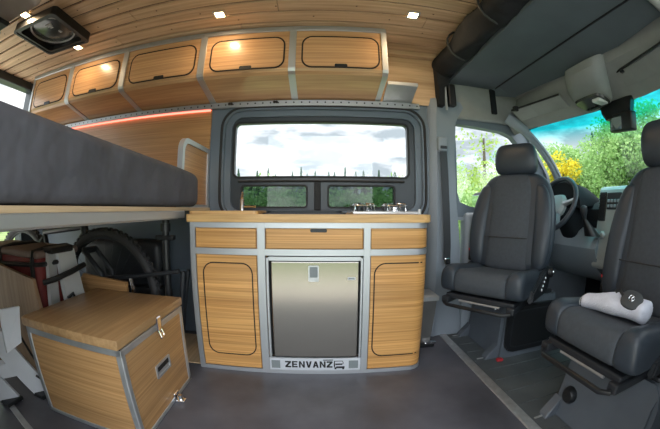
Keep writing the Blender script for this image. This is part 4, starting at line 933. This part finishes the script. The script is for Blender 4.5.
def foliage(bm, n, shape, size):
    for _ in range(n):
        p = shape(); nrm = Vector((random.gauss(0, 1), random.gauss(0, 1), random.gauss(0, 1)+.4)).normalized()
        a = nrm.orthogonal().normalized(); a.rotate(Quaternion(nrm, random.uniform(0, 6.28))); b_ = nrm.cross(a); s = size*random.uniform(.6, 1.3)
        bm.faces.new([bm.verts.new(p+a*s*u+b_*s*.6*v) for u, v in ((-1, 0), (0, -1), (1, 0), (0, 1))])
def broad(h, r):
    blobs = [(Vector((random.uniform(-.55, .55)*r, random.uniform(-.55, .55)*r, random.uniform(.22, .86)*h)), random.uniform(.35, .6)*r) for _ in range(11)]
    def f():
        c, q = random.choice(blobs); d = Vector((random.gauss(0, 1), random.gauss(0, 1), random.gauss(0, 1))).normalized()*q*random.uniform(.6, 1.05)
        p = c+d; p.z = max(.05*h, p.z); return p
    return f
def conifer(h, r):
    def f():
        q = random.random()**.7; z_ = h*(1-q*.95); lay = .75+.25*math.sin(z_*9/h*3.1); a = random.uniform(0, 6.283); rr_ = r*q*lay*random.uniform(.35, 1.0)
        return Vector((rr_*math.cos(a), rr_*math.sin(a), z_-.12*rr_))
    return f
LM = dict(green=leaf_mat('leaf_green', (.26, .44, .17), (.46, .64, .28)), bright=leaf_mat('leaf_bright', (.26, .42, .08), (.48, .62, .18)),
          yellow=leaf_mat('leaf_yellow', (.58, .46, .03), (.85, .72, .08)), dark=leaf_mat('leaf_dark', (.10, .18, .13), (.20, .31, .22)))
PROTO = {}
def proto(key, n, shape, size, mat, h):
    bm = B(); foliage(bm, n, shape, size); me = bpy.data.meshes.new('foliage'); bm.to_mesh(me); bm.free(); me.materials.append(LM[mat])
    bm = B(); tube(bm, [(0, 0, 0), (.03, .02, h*.3), (-.02, 0, h*.75)], .05, 8, rads=[.022*h, .016*h, .006*h]); tm = bpy.data.meshes.new('trunk'); bm.to_mesh(tm); bm.free(); tm.materials.append(M['bark'])
    PROTO[key] = (me, tm)
for k in range(3): proto('green%d' % k, 7000, broad(4.6, 1.7), .060, 'green', 4.6)
proto('bright0', 5200, broad(3.6, 1.4), .052, 'bright', 3.6)
proto('bright1', 5200, broad(3.6, 1.4), .052, 'bright', 3.6)
proto('yellow0', 2600, broad(4.4, 1.0), .075, 'yellow', 4.4)
proto('conifer0', 3600, conifer(6.0, 1.4), .09, 'dark', 6.0)
proto('conifer1', 3600, conifer(6.0, 1.2), .09, 'dark', 6.0)
proto('birch0', 420, broad(5.0, 1.0), .06, 'bright', 5.0)
proto('bush0', 5000, broad(1.9, 1.0), .045, 'green', 1.3)
def tree(name, key, x, y, sc, lab, cat='tree', group=None, sz=1.0):
    t = thing(name, lab, cat, (x, y, GZ), random.uniform(0, 6.28), group); t.scale = (sc, sc, sc*sz)
    for nm, me in zip(('foliage', 'trunk'), PROTO[key]):
        o = bpy.data.objects.new(nm, me); COL.objects.link(o); o.parent = t
# thicket ahead of the windscreen
G = 'thicket beyond the windscreen'
for k in range(17):
    a = R(41 + 3.3*k); d = 9.0+random.uniform(-.5, .8)+(1.1 if k % 2 else 0)
    tree('leafy_tree', 'green%d' % (k % 3), d*math.sin(a)+1.0, d*math.cos(a)+1.0, random.uniform(.84, .98)*(.80+.04*k if k < 5 else 1), 'leafy green tree in the dense thicket seen through the windscreen', 'tree', G)
for k in range(15):
    a = R(34 + 3.8*k); d = 6.6+random.uniform(-.3, .3)
    tree('leafy_bush', 'bright%d' % (k % 2), d*math.sin(a)+1.0, d*math.cos(a)+1.0, random.uniform(.42, .55), 'low bright green bush at the foot of the thicket ahead of the van', 'bush', 'bushes ahead of the van')
for k, (x, y) in enumerate(((11.5, 8.6), (13.0, 6.2), (12.0, 9.8), (14.0, 4.6))):
    tree('conifer_tree', 'conifer%d' % (k % 2), x, y, .83+.05*(k % 2), 'pointed dark conifer rising above the thicket seen through the windscreen', 'tree', 'conifers beyond the windscreen')
tree('yellow_tree', 'yellow0', 6.75, 6.75, .74, 'yellow leaved autumn tree seen through the windscreen beside the pillar', 'tree')
# beside the driver's door
tree('birch_tree', 'birch0', 4.1, 7.0, .86, 'thin sparse birch rising behind the driver seat headrest', 'tree')
for x, y, s in ((3.3, 6.2, .68), (4.4, 6.5, .74), (5.3, 7.0, .70), (3.9, 7.6, .78), (2.7, 6.4, .6)):
    tree('leafy_bush', 'bright%d' % random.randint(0, 1), x, y, s, 'bright yellow green bush outside the driver door window', 'bush', 'bushes outside the driver door')
# hedge and far treeline beyond the galley window
for k in range(9):
    tree('hedge_bush', 'bush0', -3.6+.95*k, 5.2+random.uniform(-.2, .2), .93, 'green bush in the hedge behind the lower galley window panes', 'bush', 'hedge outside the galley window')
for k in range(58):
    x = -17+.62*k+random.uniform(-.4, .4)
    tree('distant_conifer', 'conifer%d' % (k % 2), x, 29+random.uniform(-2, 3), random.uniform(.76, .90), 'distant small conifer in the treeline along the skyline of the galley window', 'tree', 'distant treeline', 1.0)
for x, y, s in ((-7.5, 4.2, .8), (-8.5, 1.5, .85), (-9, -1.0, .8)):
    tree('leafy_tree', 'green1', x, y, s, 'leafy green tree behind the open rear of the van', 'tree', 'trees behind the van')

# ================================================================== SKY AND LIGHT
w = bpy.data.worlds.new('sky'); SC.world = w; w.use_nodes = True; nt = w.node_tree; nt.nodes.clear()
out_ = nt.nodes.new('ShaderNodeOutputWorld'); bg = nt.nodes.new('ShaderNodeBackground'); tc = nt.nodes.new('ShaderNodeTexCoord')
mp = nt.nodes.new('ShaderNodeMapping'); mp.inputs['Scale'].default_value = (1, 1, 3.2)
n = nt.nodes.new('ShaderNodeTexNoise'); n.inputs['Scale'].default_value = 5.5; n.inputs['Detail'].default_value = 7; n.inputs['Roughness'].default_value = .55
r = nt.nodes.new('ShaderNodeValToRGB'); r.color_ramp.elements[0].position = .42; r.color_ramp.elements[1].position = .57
r.color_ramp.elements[0].color = (.42, .48, .52, 1); r.color_ramp.elements[1].color = (.95, .98, 1.0, 1)
nt.links.new(tc.outputs['Generated'], mp.inputs['Vector']); nt.links.new(mp.outputs['Vector'], n.inputs['Vector']); nt.links.new(n.outputs['Fac'], r.inputs['Fac'])
# sky strength raised behind the camera, added to light the van interior
dt = nt.nodes.new('ShaderNodeVectorMath'); dt.operation = 'DOT_PRODUCT'; dt.inputs[1].default_value = Vector((-.1, -1, .12)).normalized()
mr = nt.nodes.new('ShaderNodeMapRange'); mr.interpolation_type = 'SMOOTHSTEP'; mr.inputs['From Min'].default_value = 0; mr.inputs['From Max'].default_value = 1
mr.inputs['To Min'].default_value = 1.0; mr.inputs['To Max'].default_value = 3.2
nt.links.new(tc.outputs['Generated'], dt.inputs[0]); nt.links.new(dt.outputs['Value'], mr.inputs['Value'])
nt.links.new(r.outputs['Color'], bg.inputs['Color']); nt.links.new(mr.outputs['Result'], bg.inputs['Strength']); nt.links.new(bg.outputs[0], out_.inputs[0])
sd = bpy.data.lights.new('sun', 'SUN'); sd.energy = 5.0; sd.angle = R(30); sd.color = (1, .96, .9)
so = bpy.data.objects.new('sun', sd); COL.objects.link(so); so.rotation_euler = Vector((-.06, .12, .95)).to_track_quat('Z', 'Y').to_euler()

# ================================================================== CAMERA (a wide fisheye lens)
cd = bpy.data.cameras.new('camera'); co = bpy.data.objects.new('camera', cd); COL.objects.link(co); SC.camera = co
cd.type = 'PANO'; cd.sensor_width = 36; cd.sensor_fit = 'HORIZONTAL'; cd.clip_start = .02; cd.clip_end = 300
cd.panorama_type = 'FISHEYE_LENS_POLYNOMIAL'; cd.fisheye_fov = R(180)
cd.fisheye_polynomial_k0 = 0; cd.fisheye_polynomial_k1 = -1/(36/660*310.9)
cd.fisheye_polynomial_k2 = cd.fisheye_polynomial_k3 = cd.fisheye_polynomial_k4 = 0
yaw, pitch, roll = .0302, -.0160, .0037
co.matrix_world = Matrix.Translation((0, 0, .845)) @ Matrix.Rotation(-yaw, 4, 'Z') @ Matrix.Rotation(pitch, 4, 'X') @ Matrix.Rotation(math.pi/2, 4, 'X') @ Matrix.Rotation(roll, 4, 'Z')

vs = SC.view_settings
SC.display_settings.display_device = 'sRGB'
vs.view_transform = 'Standard'; vs.look = 'None'; vs.gamma = 1; vs.exposure = .72
try: vs.use_curve_mapping = False
except Exception: pass
SC.cycles.use_denoising = True
SC.cycles.max_bounces = 10; SC.cycles.transparent_max_bounces = 16
SC.cycles.sample_clamp_indirect = 6
